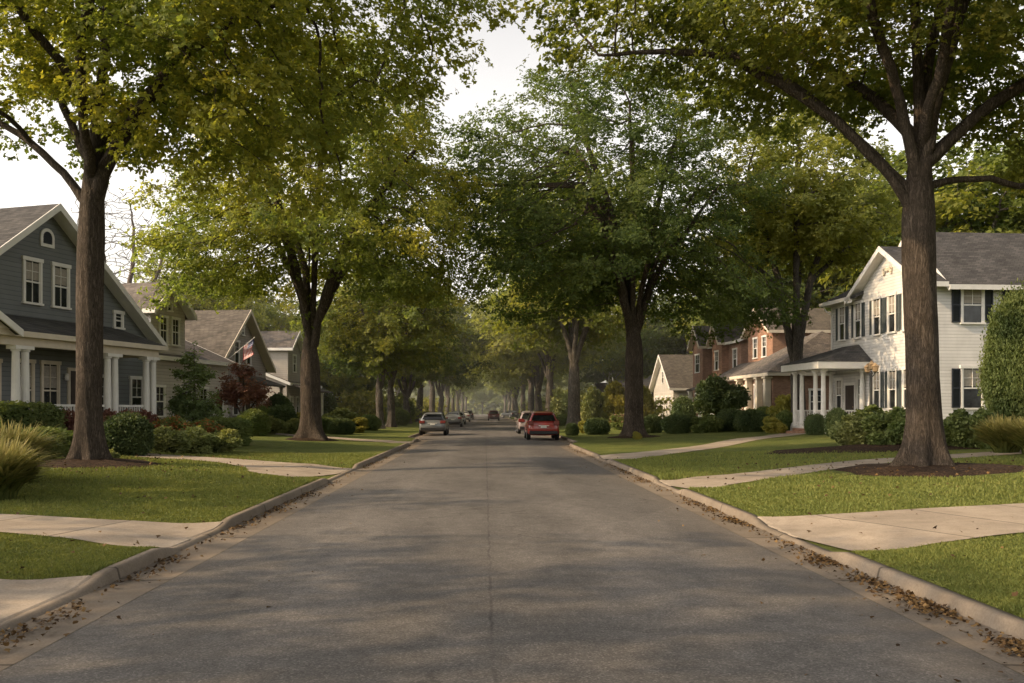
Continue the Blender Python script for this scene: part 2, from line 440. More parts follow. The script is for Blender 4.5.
def m_reed():
    t = NT('reed_blade'); g_ = t.n('ShaderNodeNewGeometry'); x, y, z = t.sep(t.coord())
    f = t.math('ADD', t.math('MULTIPLY', z, 0.75), t.math('MULTIPLY', g_.outputs['Random Per Island'], 0.35))
    c = t.ramp(f, [(0.12, (0.05, 0.07, 0.018)), (0.42, (0.15, 0.165, 0.04)), (0.7, (0.32, 0.29, 0.085)), (1.0, (0.50, 0.41, 0.15))])
    d = t.bsdf(c, 0.6, 0.2); tr = t.n('ShaderNodeBsdfTranslucent'); t.l(c, tr.inputs['Color'])
    mx = t.n('ShaderNodeMixShader'); mx.inputs[0].default_value = 0.35; t.l(d, mx.inputs[1]); t.l(tr.outputs[0], mx.inputs[2])
    return t.done(mx.outputs[0])
M['blade_gold'] = m_reed()

# ------------------------------------------------------------------ terrain
def face_l(Y): return 3.65 + 0.80*smoothstep(49, 54, Y)
def face_r(Y): return 3.92 + 0.62*smoothstep(41.5, 46, Y)
# lowered kerbs in front of drives and paths: (y0, y1)
AP_L = [(4.2, 8.4), (10.7, 12.7), (21.2, 25.8), (43.5, 46.5)]
AP_R = [(10.4, 13.0), (18.4, 20.8), (29.2, 31.4)]
def dip(Y, aps):
    d = np.zeros_like(np.asarray(Y, float))
    for a, b in aps:
        d = np.maximum(d, smoothstep(a-0.5, a+0.2, Y)*(1-smoothstep(b-0.2, b+0.5, Y)))
    return d
KH = 0.125
def kerb_h(Y, side):
    return KH - 0.085*dip(Y, AP_L if side < 0 else AP_R)
def gz(x, y):
    x = np.asarray(x, float); y = np.asarray(y, float)
    f = np.where(x < 0, face_l(y), face_r(y))
    a = np.abs(x) - f - 0.17
    d = np.where(x < 0, dip(y, AP_L), dip(y, AP_R))
    z = KH + 0.37*smoothstep(0, 14, a) - 0.085*d*(1-smoothstep(0.1, 1.3, a))
    z = z + 0.03*np.sin(x*0.7+1.3)*np.sin(y*0.31)*smoothstep(1, 4, a)
    return np.where(a < 0, 0.0, z)
def g(x, y): return float(gz(x, y))

ys = np.concatenate([np.arange(-14, 60, 0.25), np.arange(60, 345, 2.5)])
def strips(name, cols, mat, kind, smooth=True, vlen=None):
    """cols: list of (x(Y), z(Y)) columns -> a sheet"""
    n = len(ys); k = len(cols)
    V = np.zeros((n, k, 3)); UV = np.zeros((n, k, 2))
    acc = np.zeros(n)
    for j, (fx, fz) in enumerate(cols):
        V[:, j, 0] = fx(ys) if callable(fx) else fx
        V[:, j, 1] = ys
        V[:, j, 2] = fz(ys) if callable(fz) else fz
        UV[:, j, 0] = j; UV[:, j, 1] = ys
    idx = np.arange(n*k).reshape(n, k)
    q = np.stack([idx[:-1, :-1], idx[:-1, 1:], idx[1:, 1:], idx[1:, :-1]], -1).reshape(-1, 4)
    me = np_mesh(name, V.reshape(-1, 3), q, np.full(len(q), 4), [mat], None, smooth, UV.reshape(-1, 2))
    o = link(bpy.data.objects.new(name, me)); tag(o, kind=kind); return o

GW = 0.5
el = lambda Y: -(face_l(Y)-GW); er = lambda Y: face_r(Y)-GW+0.03
strips('road', [(lambda Y, f=f: el(Y)*(1-f)+er(Y)*f, 0.0+0.05*(1-(2*f-1)**2)) for f in np.linspace(0, 1, 9)], M['asphalt'], 'structure')
strips('gutter', [(lambda Y: -face_l(Y), 0.012), (lambda Y: -face_l(Y)+0.25, -0.004), (el, 0.002)], M['gutter'], 'structure').name = 'gutter_pavement'
strips('gutter', [(er, 0.002), (lambda Y: face_r(Y)-0.25, -0.004), (face_r, 0.012)], M['gutter'], 'structure').name = 'gutter_pavement'
kl = lambda Y: kerb_h(Y, -1); kr = lambda Y: kerb_h(Y, 1)
strips('kerb', [(lambda Y: -face_l(Y)-0.1452, lambda Y: kl(Y)-0.05), (lambda Y: -face_l(Y)-0.145, kl), (lambda Y: -face_l(Y)-0.05, lambda Y: kl(Y)+0.004), (lambda Y: -face_l(Y)-0.026, lambda Y: kl(Y)-0.010), (lambda Y: -face_l(Y)-0.015, lambda Y: kl(Y)*0.6), (lambda Y: -face_l(Y), 0.012)], M['kerb'], 'structure')
strips('kerb', [(lambda Y: face_r(Y), 0.012), (lambda Y: face_r(Y)+0.015, lambda Y: kr(Y)*0.6), (lambda Y: face_r(Y)+0.026, lambda Y: kr(Y)-0.010), (lambda Y: face_r(Y)+0.05, lambda Y: kr(Y)+0.004), (lambda Y: face_r(Y)+0.145, kr), (lambda Y: face_r(Y)+0.1452, lambda Y: kr(Y)-0.05)], M['kerb'], 'structure')
offs = [0.142, 0.3, 0.45, 0.6, 0.8, 1.0, 1.2, 1.5, 1.9, 2.4, 3.0, 3.8, 4.8, 6, 7.5, 9, 11, 13, 15.5, 19, 25, 40, 90, 300]
strips('lawn', [(lambda Y, a=a: -face_l(Y)-a, lambda Y, a=a: gz(-face_l(Y)-max(a, 0.175), Y)-0.006) for a in offs[::-1]], M['lawn'], 'structure')
strips('lawn', [(lambda Y, a=a: face_r(Y)+a, lambda Y, a=a: gz(face_r(Y)+max(a, 0.175), Y)-0.006) for a in offs], M['lawn'], 'structure')
# the ground beyond, out to the horizon
gb = MB(); gb.add([(-3000,-300,-0.4),(3000,-300,-0.4),(3000,5000,-0.4),(-3000,5000,-0.4)], [(0,1,2,3)])
tag(gb.build('ground', M['lawn']), kind='structure')

PATHS = []
def path(name, line, mat, nres=110):
    """line: list of (x, y, half width) -> draped concrete path"""
    P = np.array(line, float)
    d = np.concatenate([[0], np.cumsum(np.hypot(np.diff(P[:,0]), np.diff(P[:,1])))])
    s = np.linspace(0, d[-1], nres)
    def sm(c):
        y = np.interp(s, d, c)
        k = np.ones(7)/7; yp = np.pad(y, 3, mode='edge'); return np.convolve(yp, k, 'valid')
    x, y, w = sm(P[:,0]), sm(P[:,1]), sm(P[:,2])
    tx, ty = np.gradient(x), np.gradient(y); L = np.hypot(tx, ty); nx, ny = -ty/L, tx/L
    K = 33; V = []; UV = []
    for i in range(nres):
        for k in range(K):
            f = (k/(K-1)*2-1)*w[i]
            xx, yy = x[i]+nx[i]*f, y[i]+ny[i]*f
            # keep the edge on the kerb line
            lim = float(face_l(yy) if xx < 0 else face_r(yy)) + 0.11
            tuck = abs(xx) < lim
            if tuck: xx = math.copysign(lim, xx)
            zz = float(kerb_h(yy, -1 if xx < 0 else 1)) - 0.004 if tuck else g(math.copysign(max(abs(xx), lim+0.075), xx), yy) + 0.012
            V.append((xx, yy, zz)); UV.append((f, s[i]))
    idx = np.arange(nres*K).reshape(nres, K)
    q = np.stack([idx[:-1,:-1], idx[:-1,1:], idx[1:,1:], idx[1:,:-1]], -1).reshape(-1, 4)
    me = np_mesh(name, V, q, np.full(len(q), 4), [mat], None, False, UV)
    # face up
    if me.polygons[0].normal.z < 0: me.flip_normals()
    o = link(bpy.data.objects.new(name, me)); tag(o, kind='structure')
    PATHS.append((x, y, w)); return o
path('driveway', [(-3.6, 6.2, 2.5), (-4.4, 6.2, 2.3), (-5.2, 6.3, 2.15), (-8, 6.4, 2.1), (-14, 6.6, 2.1)], M['walk'])
path('driveway', [(-3.6, 11.7, 1.25), (-4.5, 11.75, 1.0), (-5.3, 11.9, 0.8), (-7, 12.45, 0.72), (-10, 12.9, 0.7), (-15, 13.4, 0.7)], M['walk'])
path('footpath', [(-3.6, 23.5, 2.6), (-4.4, 23.8, 2.1), (-5.4, 24.8, 1.3), (-7, 26.2, 0.85), (-9.5, 27.2, 0.75), (-12, 28.5, 0.75), (-13.6, 32.5, 0.75)], M['walk'])
path('footpath', [(-3.6, 45.0, 1.7), (-5, 45.2, 1.2), (-8, 47.5, 0.8), (-14, 53, 0.8)], M['walk'])
path('driveway', [(3.9, 11.7, 1.7), (4.8, 11.9, 1.45), (5.8, 12.3, 1.3), (8, 13.0, 1.25), (11, 13.8, 1.25), (18, 14.8, 1.25)], M['walk'])
path('footpath', [(3.9, 19.6, 1.5), (4.8, 19.9, 1.0), (6, 20.9, 0.72), (8, 22.6, 0.65), (11, 24.6, 0.65), (14, 26, 0.65), (17.5, 27, 0.65)], M['walk'])
path('footpath', [(3.9, 30.2, 1.4), (5, 30.9, 1.0), (7, 33.5, 0.75), (10, 38, 0.7), (13, 43, 0.75), (16.3, 47.2, 0.8)], M['walk'])

# ------------------------------------------------------------------ trees
def resample(pts, step):
    P = np.array(pts, float)
    d = np.concatenate([[0], np.cumsum(np.linalg.norm(np.diff(P, axis=0), axis=1))])
    n = max(2, int(round(d[-1]/step))+1); s = np.linspace(0, d[-1], n)
    Q = np.stack([np.interp(s, d, P[:, k]) for k in range(3)], 1)
    if n > 4:
        for _ in range(2): Q[1:-1] = 0.25*Q[:-2] + 0.5*Q[1:-1] + 0.25*Q[2:]
    return Q

def envelope(rng, blobs, ncl, per, spread, shell=0.55, zcut=None):
    """blobs: (cx, cy, cz, rx, ry, rz); attractors gathered in clusters near the outside of the union"""
    B = np.array(blobs, float); vol = B[:,3]*B[:,4]*B[:,5]; pr = vol/vol.sum()
    out = []
    while len(out) < ncl:
        b = B[rng.choice(len(B), p=pr)]
        v = rng.normal(size=3); v /= np.linalg.norm(v)
        r = shell + (1-shell)*rng.random()**0.7
        p = b[:3] + v*b[3:]*r
        if zcut is not None and p[2] < zcut(p): continue
        out.append(p)
    C = np.array(out)
    A = C[:, None, :] + rng.normal(size=(ncl, per, 3))*np.array(spread)
    return A.reshape(-1, 3)

def grow(rng, trunk, limbs, A, step=0.4, kill=0.6, maxit=90):
    pos = []; par = []
    T = resample(trunk, step)
    for i, p in enumerate(T): pos.append(p); par.append(i-1)
    for lb in limbs:
        Q = resample(lb, step)
        pi = int(np.argmin(np.linalg.norm(np.array(pos)-Q[0], axis=1)))
        jit = np.cumsum(rng.normal(size=(len(Q), 3))*0.03, axis=0)
        for k, p in enumerate(Q[1:]):
            pos.append(p + jit[k]); par.append(pi); pi = len(pos)-1
    cap = 20000
    P = np.zeros((cap, 3)); n = len(pos); P[:n] = pos
    par = par + [0]*(cap-n); last = np.full((cap, 3), 1e9); nch = np.zeros(cap, int)
    D = np.linalg.norm(A[:, None, :]-P[None, :n, :], axis=2); near = D.argmin(1); dist = D.min(1)
    alive = dist > kill
    for it in range(maxit):
        ai = np.nonzero(alive)[0]
        if len(ai) == 0 or n > cap-3000: break
        nn = near[ai]; d = A[ai]-P[nn]; d /= np.linalg.norm(d, axis=1)[:, None]+1e-9
        acc = np.zeros((n, 3)); np.add.at(acc, nn, d)
        u = np.unique(nn); dr = acc[u]; dr /= np.linalg.norm(dr, axis=1)[:, None]+1e-9
        dr = dr + rng.normal(size=dr.shape)*0.18; dr /= np.linalg.norm(dr, axis=1)[:, None]
        new = P[u] + dr*step
        ok = (np.linalg.norm(new-last[u], axis=1) > 0.35*step) & (nch[u] < 4)
        u = u[ok]; new = new[ok]
        if len(u) == 0: break
        last[u] = new; nch[u] += 1
        k = len(u); P[n:n+k] = new
        for j in range(k): par[n+j] = int(u[j])
        dd = np.linalg.norm(A[ai][:, None, :]-new[None], axis=2); m = dd.min(1); am = dd.argmin(1)
        bt = m < dist[ai]; dist[ai[bt]] = m[bt]; near[ai[bt]] = n + am[bt]
        n += k
        alive &= dist > kill
    return P[:n].copy(), np.array(par[:n])

def radii(par, R, tip=0.008, e=2.05):
    """pipe model from the number of twigs each node carries; limbs stay stout, twigs thin"""
    n = len(par); a = np.zeros(n)
    for i in range(n-1, 0, -1):
        if a[i] == 0: a[i] = 1.0
        a[par[i]] += a[i]
    f = (a/a[0])**(1/e)
    r = R*f*(0.30+0.70*np.clip(f/0.20, 0, 1))
    return np.maximum(r, tip*0.8), a

def tree_wood(name, P, par, r, mat, minr=0.0, flare=0.6, rng=None, flare_h=0.45):
    n = len(P); kids = [[] for _ in range(n)]
    for i in range(1, n): kids[par[i]].append(i)
    main = [max(k, key=lambda j: r[j]) if k else -1 for k in kids]
    V = []; Fq = []; base = 0
    starts = [(0, None)] + [(i, par[i]) for i in range(1, n) if main[par[i]] != i]
    ph = rng.random(4)*6.28
    for s0, pp in starts:
        if r[s0] < minr: continue
        ch = [] if pp is None else [pp]
        rr = [] if pp is None else [min(r[pp]*0.8, r[s0]*1.25)]
        i = s0
        while i != -1 and r[i] >= minr:
            ch.append(i); rr.append(r[i]); i = main[i]
        if len(ch) < 2: continue
        rm = max(rr); ns = 40 if (pp is None and rm > 0.2) else 20 if rm > 0.3 else 10 if rm > 0.12 else 7 if rm > 0.05 else 5 if rm > 0.02 else 3
        Q = P[ch]; rr = np.array(rr)
        if pp is not None and rr[1] > 0.05:
            dd = np.concatenate([[0], np.cumsum(np.linalg.norm(np.diff(Q, axis=0), axis=1))])
            rr = np.minimum(rr*(1+0.45*np.exp(-dd/(2.2*r[s0]+0.2))), r[pp]*0.9)
        if len(rr) > 3:
            for _ in range(4 if pp is None else 2):
                e = np.concatenate([[rr[0]], rr, [rr[-1]]]); rr = 0.3*e[:-2]+0.4*e[1:-1]+0.3*e[2:]
        if pp is None:      # more rings at the foot for the root flare
            zz = np.concatenate([[0, 0.06, 0.13, 0.22, 0.34, 0.48, 0.65], Q[2:, 2][Q[2:, 2] > 0.8]])
            Qn = np.stack([np.interp(zz, Q[:, 2], Q[:, k]) if Q[-1, 2] > Q[0, 2] else Q[:, k] for k in range(2)] + [zz], 1)
            rr = np.interp(zz, Q[:, 2], rr); Q = Qn
        ref = None
        R0 = len(V)
        for k in range(len(Q)):
            t = Q[min(k+1, len(Q)-1)]-Q[max(k-1, 0)]; t = t/(np.linalg.norm(t)+1e-9)
            if ref is None: ref = np.array([1.0, 0, 0]) if abs(t[0]) < 0.8 else np.array([0, 1.0, 0])
            u = ref-t*ref.dot(t); u /= np.linalg.norm(u)+1e-9; w = np.cross(t, u); ref = u
            for j in range(ns):
                a = 2*math.pi*j/ns; q = rr[k]
                if pp is None:
                    z = Q[k, 2]
                    lob = 0.28+0.95*(0.5+0.5*math.cos(5*a+ph[0]+0.6*math.sin(2*a+ph[2])))**1.6*(1+0.35*math.cos(3*a+ph[1]))
                    q *= 1+flare*math.exp(-z/flare_h)*max(lob, 0.1) + 0.030*math.sin(4*a+ph[2]+z*0.8)+0.022*math.sin(9*a+ph[3]+z*1.7)+0.014*math.sin(15*a+2.5*math.sin(z*1.3+ph[0]))
                V.append(Q[k] + (u*math.cos(a)+w*math.sin(a))*q)
        for k in range(len(Q)-1):
            for j in range(ns):
                j2 = (j+1) % ns; b = R0+k*ns
                Fq.append((b+j, b+j2, b+ns+j2, b+ns+j))
    V = np.array(V); 
    return np_mesh(name, V, Fq, np.full(len(Fq), 4), [mat], None, True)

LEAF6 = np.array([(0,0,0),(-.42,.22,.05),(-.5,.52,.10),(-.2,.6,.02),(0,1,-.08),(.2,.6,.02),(.5,.52,.10),(.42,.22,.05)])
LEAF4 = np.array([(0,0,0),(-.42,.45,.10),(0,1,-.05),(.42,.45,.10)])
def leaf_cloud(name, rng, C, size, mat, shape=LEAF4, out=None, up=0.8, droop=0.45, tilt=0.7, mats=None, midx=None):
    """C: leaf positions (N,3); out: outward directions"""
    n = len(C)
    if out is None: out = rng.normal(size=(n, 3))
    out = out/(np.linalg.norm(out, axis=1)[:, None]+1e-9)
    nrm = np.array([0, 0, up]) + rng.normal(size=(n, 3))*tilt + out*0.35
    nrm /= np.linalg.norm(nrm, axis=1)[:, None]+1e-9
    d = out + rng.normal(size=(n, 3))*0.9 + np.array([0, 0, -droop])
    d -= nrm*(d*nrm).sum(1)[:, None]; d /= np.linalg.norm(d, axis=1)[:, None]+1e-9
    s = np.cross(d, nrm)
    sz = size*(0.65+0.7*rng.random(n))
    k = len(shape)
    V = C[:, None, :] + sz[:, None, None]*(shape[None, :, 0:1]*s[:, None, :] + shape[None, :, 1:2]*d[:, None, :] + shape[None, :, 2:3]*nrm[:, None, :])
    return np_mesh(name, V.reshape(-1, 3), np.arange(n*k), np.full(n, k), mats or [mat], midx, False)

def leaf_sprigs(name, rng, C, size, mat, shape, out, per=6, fan=0.75):
    """C: sprig centres; each carries a rosette of leaves that droop from its tip"""
    n = len(C); out = out/(np.linalg.norm(out, axis=1)[:, None]+1e-9)
    nr = np.array([0, 0, 0.75]) + out*0.45 + rng.normal(size=(n, 3))*0.45
    nr /= np.linalg.norm(nr, axis=1)[:, None]
    ax = out + rng.normal(size=(n, 3))*0.6 + np.array([0, 0, -0.35])
    ax -= nr*(ax*nr).sum(1)[:, None]; ax /= np.linalg.norm(ax, axis=1)[:, None]+1e-9
    sd = np.cross(ax, nr)
    k = len(shape); big = 0.75+0.5*rng.random(n)
    V = []
    for j in range(per):
        a = (j/(per-1)-0.5)*2*2.3 + rng.normal(size=n)*0.25
        d = ax*np.cos(a)[:, None] + sd*np.sin(a)[:, None]
        m = nr + rng.normal(size=(n, 3))*0.28 - d*0.15
        d = d - 0.28*nr*(0.6+0.8*rng.random(n))[:, None]
        d /= np.linalg.norm(d, axis=1)[:, None]
        m -= d*(m*d).sum(1)[:, None]; m /= np.linalg.norm(m, axis=1)[:, None]
        s = np.cross(d, m)
        sz = size*big*(0.7+0.55*rng.random(n))*(1.0 if j not in (0, per-1) else 0.75)
        B = C + d*(size*fan*0.35) + ax*((rng.random(n)-0.5)*size*1.1)[:, None] + rng.normal(size=(n, 3))*size*0.12
        V.append(B[:, None, :] + sz[:, None, None]*(shape[None, :, 0:1]*s[:, None, :] + shape[None, :, 1:2]*d[:, None, :] + shape[None, :, 2:3]*m[:, None, :]))
    V = np.concatenate(V).reshape(-1, 3); N = n*per
    return np_mesh(name, V, np.arange(N*k), np.full(N, k), [mat], None, False)

def tree_meshes(seed, trunk, limbs, blobs, R, leaf, bark, nleaf, lsize, ncl=260, per=6, spread=(0.55,0.55,0.3), step=0.4, kill=0.55, shape=LEAF4,
                zcut=None, sig=(0.26,0.26,0.17), minr=0.0, shell=0.5, flare=0.6, tip=0.008, fh=0.45, min_leaf=2.0):
    rng = np.random.default_rng(seed)
    A = envelope(rng, blobs, ncl, per, spread, shell, zcut)
    P, par = grow(rng, trunk, limbs, A, step, kill)
    r, ch = radii(par, R, tip)
    wood = tree_wood('trunk', P, par, r, bark, minr, flare, rng, fh)
    crown = None
    if nleaf:
        tw = np.nonzero((ch <= 7) & (P[:, 2] > min_leaf))[0]
        wt = 1.0/ch[tw]**0.5; wt /= wt.sum()
        # bare gaps: some sprays carry few leaves
        q = P[tw]; ph = rng.random(9)*6.28; k = 2.6
        nz = (np.sin(q[:,0]*k+ph[0]+1.3*np.sin(q[:,1]*1.1+ph[1]))*np.cos(q[:,1]*k*0.9+ph[2]+np.sin(q[:,2]*1.2+ph[3])) + np.sin(q[:,2]*k*1.5+ph[4]+np.cos(q[:,0]*1.4+ph[5]))*0.8
              + 0.5*np.sin(q[:,0]*1.1+ph[6])*np.cos(q[:,1]*1.0+ph[7]))
        wt = wt*(0.18+0.82*smoothstep(-0.85, 0.30, nz)); wt /= wt.sum()
        ns_ = nleaf//6
        pick = rng.choice(tw, ns_, p=wt)
        Cn = P[pick] + rng.normal(size=(ns_, 3))*np.array(sig)*1.05 - np.array([0, 0, 0.08])
        ctr = np.array(blobs)[:, :3].mean(0) - np.array([0, 0, 2.0])
        crown = leaf_sprigs('crown', rng, Cn, lsize, leaf, shape, Cn-ctr)
    return wood, crown

def make_tree(name, loc, meshes, label, cat='tree', group=None, rz=0.0, sc=1.0, leaf=None):
    root = empty(name, loc, rz, label, cat, group)
    root.scale = (sc, sc, sc) if not hasattr(sc, '__len__') else sc
    w = bpy.data.objects.new('trunk', meshes[0]); link(w, root)
    if meshes[1]:
        c = bpy.data.objects.new('crown', meshes[1]); link(c, root)
        if leaf is not None:
            c.material_slots[0].link = 'OBJECT'; c.material_slots[0].material = leaf
    return root

# ---- hero tree left (base at px 90)
T1X, T1Y = -10.35, 23.5
t1 = tree_meshes(11,
    [(0,0,-0.1),(0,0,1),(0.02,0,2.5),(0.03,0,4),(0.06,0,5.5),(0.1,0,7.2),(0.2,0.1,9),(0.4,0.2,11.5),(0.5,0.2,15)],
    [[(0.03,0,6.6),(-0.5,0.1,7.5),(-1.6,0.2,8.6),(-3.2,0.6,9.6),(-5,0.8,10.4)],
     [(0.06,0,6.8),(0.6,-0.1,7.8),(1.3,-0.2,9.2),(2.6,-0.4,10.6),(4.6,-0.6,11.6),(7.0,-0.8,12.0),(9.0,-1.0,11.6)],
     [(0.1,0,7.3),(0.3,-1.0,8.8),(1.0,-2.6,10.2),(2.2,-4.2,11.3),(3.5,-5.4,11.6)],
     [(0.15,0,8.2),(0.6,1.2,9.6),(1.8,3.0,11),(3.6,4.6,12)],
     [(0.2,0,9),(-0.6,-0.8,10.5),(-1.8,-2.0,12.6),(-3,-3,14)],
     [(0.1,0,7.8),(-0.8,0.8,9.0),(-2.0,2.4,10.8),(-3.0,4,12)],
     [(-1.6,0.2,8.6),(-2.5,-1.2,9.2),(-3.4,-2.6,9.6)]],
    [(0.5,0,13,6,6,5.0),(5.5,-0.3,11.6,5.2,4.5,3.0),(-4.5,0,12,4,4.5,3.2),(2.6,-3.5,11.2,4,3.5,2.8),(4.2,0.8,9.4,3.2,3,2.0),(4.6,0.4,8.0,2.6,2.4,1.7),(3.4,-1.8,8.6,2.6,2.2,1.6),(2.5,3,12,4.5,4.5,3.2),(7.8,-0.8,12.2,3.2,3.0,2.2)],
    0.325, L1, M['bark'], 160000, 0.115, ncl=560, per=6, shape=LEAF6, zcut=lambda p: 6.2 + 0.20*abs(p[0]-4.2) + (0.45*(p[0]-5.2) if p[0] > 5.2 else 0) + 1.6*math.exp(-(p[0]**2+p[1]**2)/3.0), sig=(0.24,0.24,0.17), flare=0.8)
make_tree('maple_tree', (T1X, T1Y, g(T1X, T1Y)), t1, 'tall maple with gold green leaves and straight trunk, standing before the slate blue house', 'tree')
# ---- hero tree right (base at px 925)
R1X, R1Y = 10.4, 21.3
r1 = tree_meshes(23,
    [(0,0,-0.1),(0,0,1),(-0.05,0,2.5),(-0.12,0,4.5),(-0.15,0,6.2),(-0.05,0.1,8),(-0.1,0.15,10),(-0.2,0.2,12.5),(-0.2,0.2,15.5)],
    [[(-0.13,0,5.9),(-0.8,0,6.9),(-1.9,-0.1,8.0),(-3.1,-0.2,8.9),(-4.6,-0.3,9.5),(-6.0,-0.4,9.7),(-7.8,-0.5,9.4)],
     [(-0.13,0,6.2),(-0.9,0.3,7.4),(-1.9,0.6,8.5),(-3.0,1.0,9.5),(-4.4,1.6,10.6),(-6,2,11.4)],
     [(-0.14,0,6.6),(-0.8,-0.4,8.6),(-1.5,-0.7,10.3),(-2.2,-1.0,12),(-3,-1.4,14)],
     [(-0.1,0,7.0),(0.15,0.3,9.0),(0.5,0.5,11),(0.9,0.6,13.5)],
     [(-0.1,0,6.8),(0.2,-0.4,8.6),(0.7,-0.8,10.5),(1.6,-1.3,13)],
     [(-0.1,0,7.2),(0.7,-0.2,8.0),(1.5,-0.3,8.7),(2.9,-0.5,9.3),(4.5,-0.6,9.6)],
     [(-0.1,0,6.6),(0.6,0.2,7.0),(1.5,0.3,7.1),(2.6,0.6,6.9),(3.6,0.8,6.9)],
     [(-0.1,0,7.6),(-0.4,1.6,9.5),(-1.0,3.4,11),(-1.5,4.6,12)],
     [(-0.1,0,7.6),(-0.2,-1.6,9.4),(-0.8,-3.4,10.8),(-1.6,-4.8,11.6)]],
    [(0,0,13.2,5.5,5.5,5),(-5.0,0,11.2,4.0,4.0,2.6),(4.2,0,11.4,4,4.5,3.6),(-1.5,-3.2,12,4.5,3.5,3.0),(-1,3.2,12,4.5,4,3),(3.6,0.6,8.6,2.8,2.6,2.0),(5.2,0.5,9.6,2.6,3,2.4),(-7.2,-0.4,10.2,2.6,2.8,1.8)],
    0.365, L2, M['bark'], 155000, 0.115, ncl=520, per=6, shape=LEAF6, zcut=lambda p: (9.7 if p[1] < 0.8 else 8.8) if -4.6 < p[0] < 1.2 else (7.9 if p[0] < 0 else 6.6), sig=(0.24,0.24,0.17), flare=0.95, fh=0.5)
make_tree('maple_tree', (R1X, R1Y, g(R1X, R1Y)), r1, 'largest maple with spreading dark limbs and flared trunk before the white house', 'tree')

def street_tree(seed, H=17.0, th=4.2, R=0.5, W=7.5, leaf=L2, bark=None, nleaf=60000, lsize=0.2, ncl=330, nl=7, vase=1.0, zlow=4.2, minr=0.004, lean=0.0, step=0.45, dome=2.6, extra=(), flare=0.7, min_leaf=2.0):
    rs = np.random.default_rng(seed+1000)
    cz = 0.60*H
    limbs = []
    for k in range(nl):
        a = 2*math.pi*(k+0.35*rs.random())/nl; r1_ = W*(0.26+0.34*rs.random()); h1 = H*(0.56+0.26*rs.random())
        z0 = th*(0.92+0.16*rs.random())
        c, s = math.cos(a), math.sin(a)
        limbs.append([(0,0,z0),(c*r1_*0.16*vase,s*r1_*0.16*vase,z0+(h1-z0)*0.28),(c*r1_*0.42,s*r1_*0.42,z0+(h1-z0)*0.6),(c*r1_,s*r1_,h1)])
    blobs = [(lean,0,cz,W*0.72,W*0.72,H*0.36)]
    for k in range(7):
        a = 2*math.pi*(k+0.5*rs.random())/7; rr = W*(0.52+0.12*rs.random())
        blobs.append((math.cos(a)*rr+lean, math.sin(a)*rr, cz*(0.72+0.45*rs.random()), W*0.40, W*0.40, H*0.15))
    blobs += list(extra)
    wob = rs.normal(size=2)*0.15
    return tree_meshes(seed, [(0,0,-0.1),(0,0,1),(wob[0]*0.4,wob[1]*0.4,th*0.6),(wob[0],wob[1],th),(wob[0]*1.5,wob[1]*1.5,th*1.6),(0,0,H*0.72)], limbs, blobs,
                       R, leaf, bark or M['bark_grey'], nleaf, lsize, ncl=ncl, per=6, spread=(0.7,0.7,0.32), step=step, kill=0.7, zcut=lambda p: zlow+0.5*math.sin(p[0]*1.1)+0.6*math.cos(p[1]*0.9)+dome*math.exp(-(p[0]**2+(0.5*p[1])**2)/(0.42*W)**2),
                       sig=(0.36,0.36,0.2), minr=minr, flare=flare, fh=0.4, min_leaf=min_leaf)

# ---- second trees
t2 = street_tree(31, H=19.8, th=4.6, R=0.47, W=9.0, leaf=LT2, bark=M['bark'], nleaf=140000, lsize=0.15, ncl=480, nl=10, zlow=5.7, lean=0.7, dome=6.0, flare=1.0, extra=[(-5.8,0,8.2,3.2,3,2.4),(5.8,0,8.0,3.6,3,2.4),(0,-5.5,8.6,3,3,2.2)])
make_tree('maple_tree', (X(311, 44), 44, g(X(311, 44), 44)), t2, 'broad green maple with fanning limbs and mulch foot, before the tan houses', 'tree')
r2 = street_tree(47, H=23, th=5.6, R=0.50, W=10.4, leaf=L3, bark=M['bark'], nleaf=165000, lsize=0.155, ncl=640, nl=10, zlow=5.0, lean=-1.8, dome=5.6, flare=1.0, extra=[(7.2,0.6,7.4,2.9,2.8,2.0),(5.5,1.2,6.9,3.2,2.8,1.8),(5.2,-1,7.8,3.4,3,2.6),(-6.0,0,8.6,3.6,3,2.8),(3.5,-4.5,8.4,3,3,2.4),(-7,0,13.2,4.2,4.2,4.0)])
make_tree('maple_tree', (X(634, 50), 50, g(X(634, 50), 50)), r2, 'huge dark green maple with a thick dark trunk, behind the red car on the verge', 'tree')
# triple stem tree between white house and brick house
r3 = tree_meshes(59, [(0,0,-0.1),(0,0,1.5),(-0.05,0,3.0),(-0.1,0,6),(-0.15,0,10),(-0.1,0,15)],
    [[(-0.03,0,3.4),(-0.4,0.1,5.6),(-0.9,0.2,8.5),(-1.8,0.4,12),(-2.6,0.6,15)],
     [(-0.03,0,4.4),(0.25,-0.1,6.5),(0.7,-0.2,9.0),(1.5,-0.4,12),(2.6,-0.6,14.5)],
     [(-0.1,0,6),(0.3,1.2,9),(0.8,2.5,13)], [(-0.1,0,7),(-0.6,-1.4,10),(-1.2,-3,13)], [(0.7,-0.2,9),(2.4,0.2,10.6),(4.2,0.6,11.6)], [(-0.9,0.2,8.5),(-2.4,0,9.9),(-4.2,-0.3,10.2)]],
    [(0,0,15,4.5,4.5,5),(3.4,0,12.4,3.6,3.4,2.6),(-3.2,0,12,3.6,3.4,2.6),(0,3,13,3.5,3,3),(0,-3,13,3.5,3,3)],
    0.42, L4, M['bark_grey'], 66000, 0.2, ncl=300, per=6, spread=(0.7,0.7,0.35), step=0.45, kill=0.7, zcut=lambda p: 8.2, sig=(0.34,0.34,0.2), minr=0.004)
make_tree('maple_tree', (18.9, 54.3, g(18.9, 54.3)), r3, 'three stemmed tree with grey trunk between white house and brick house', 'tree')

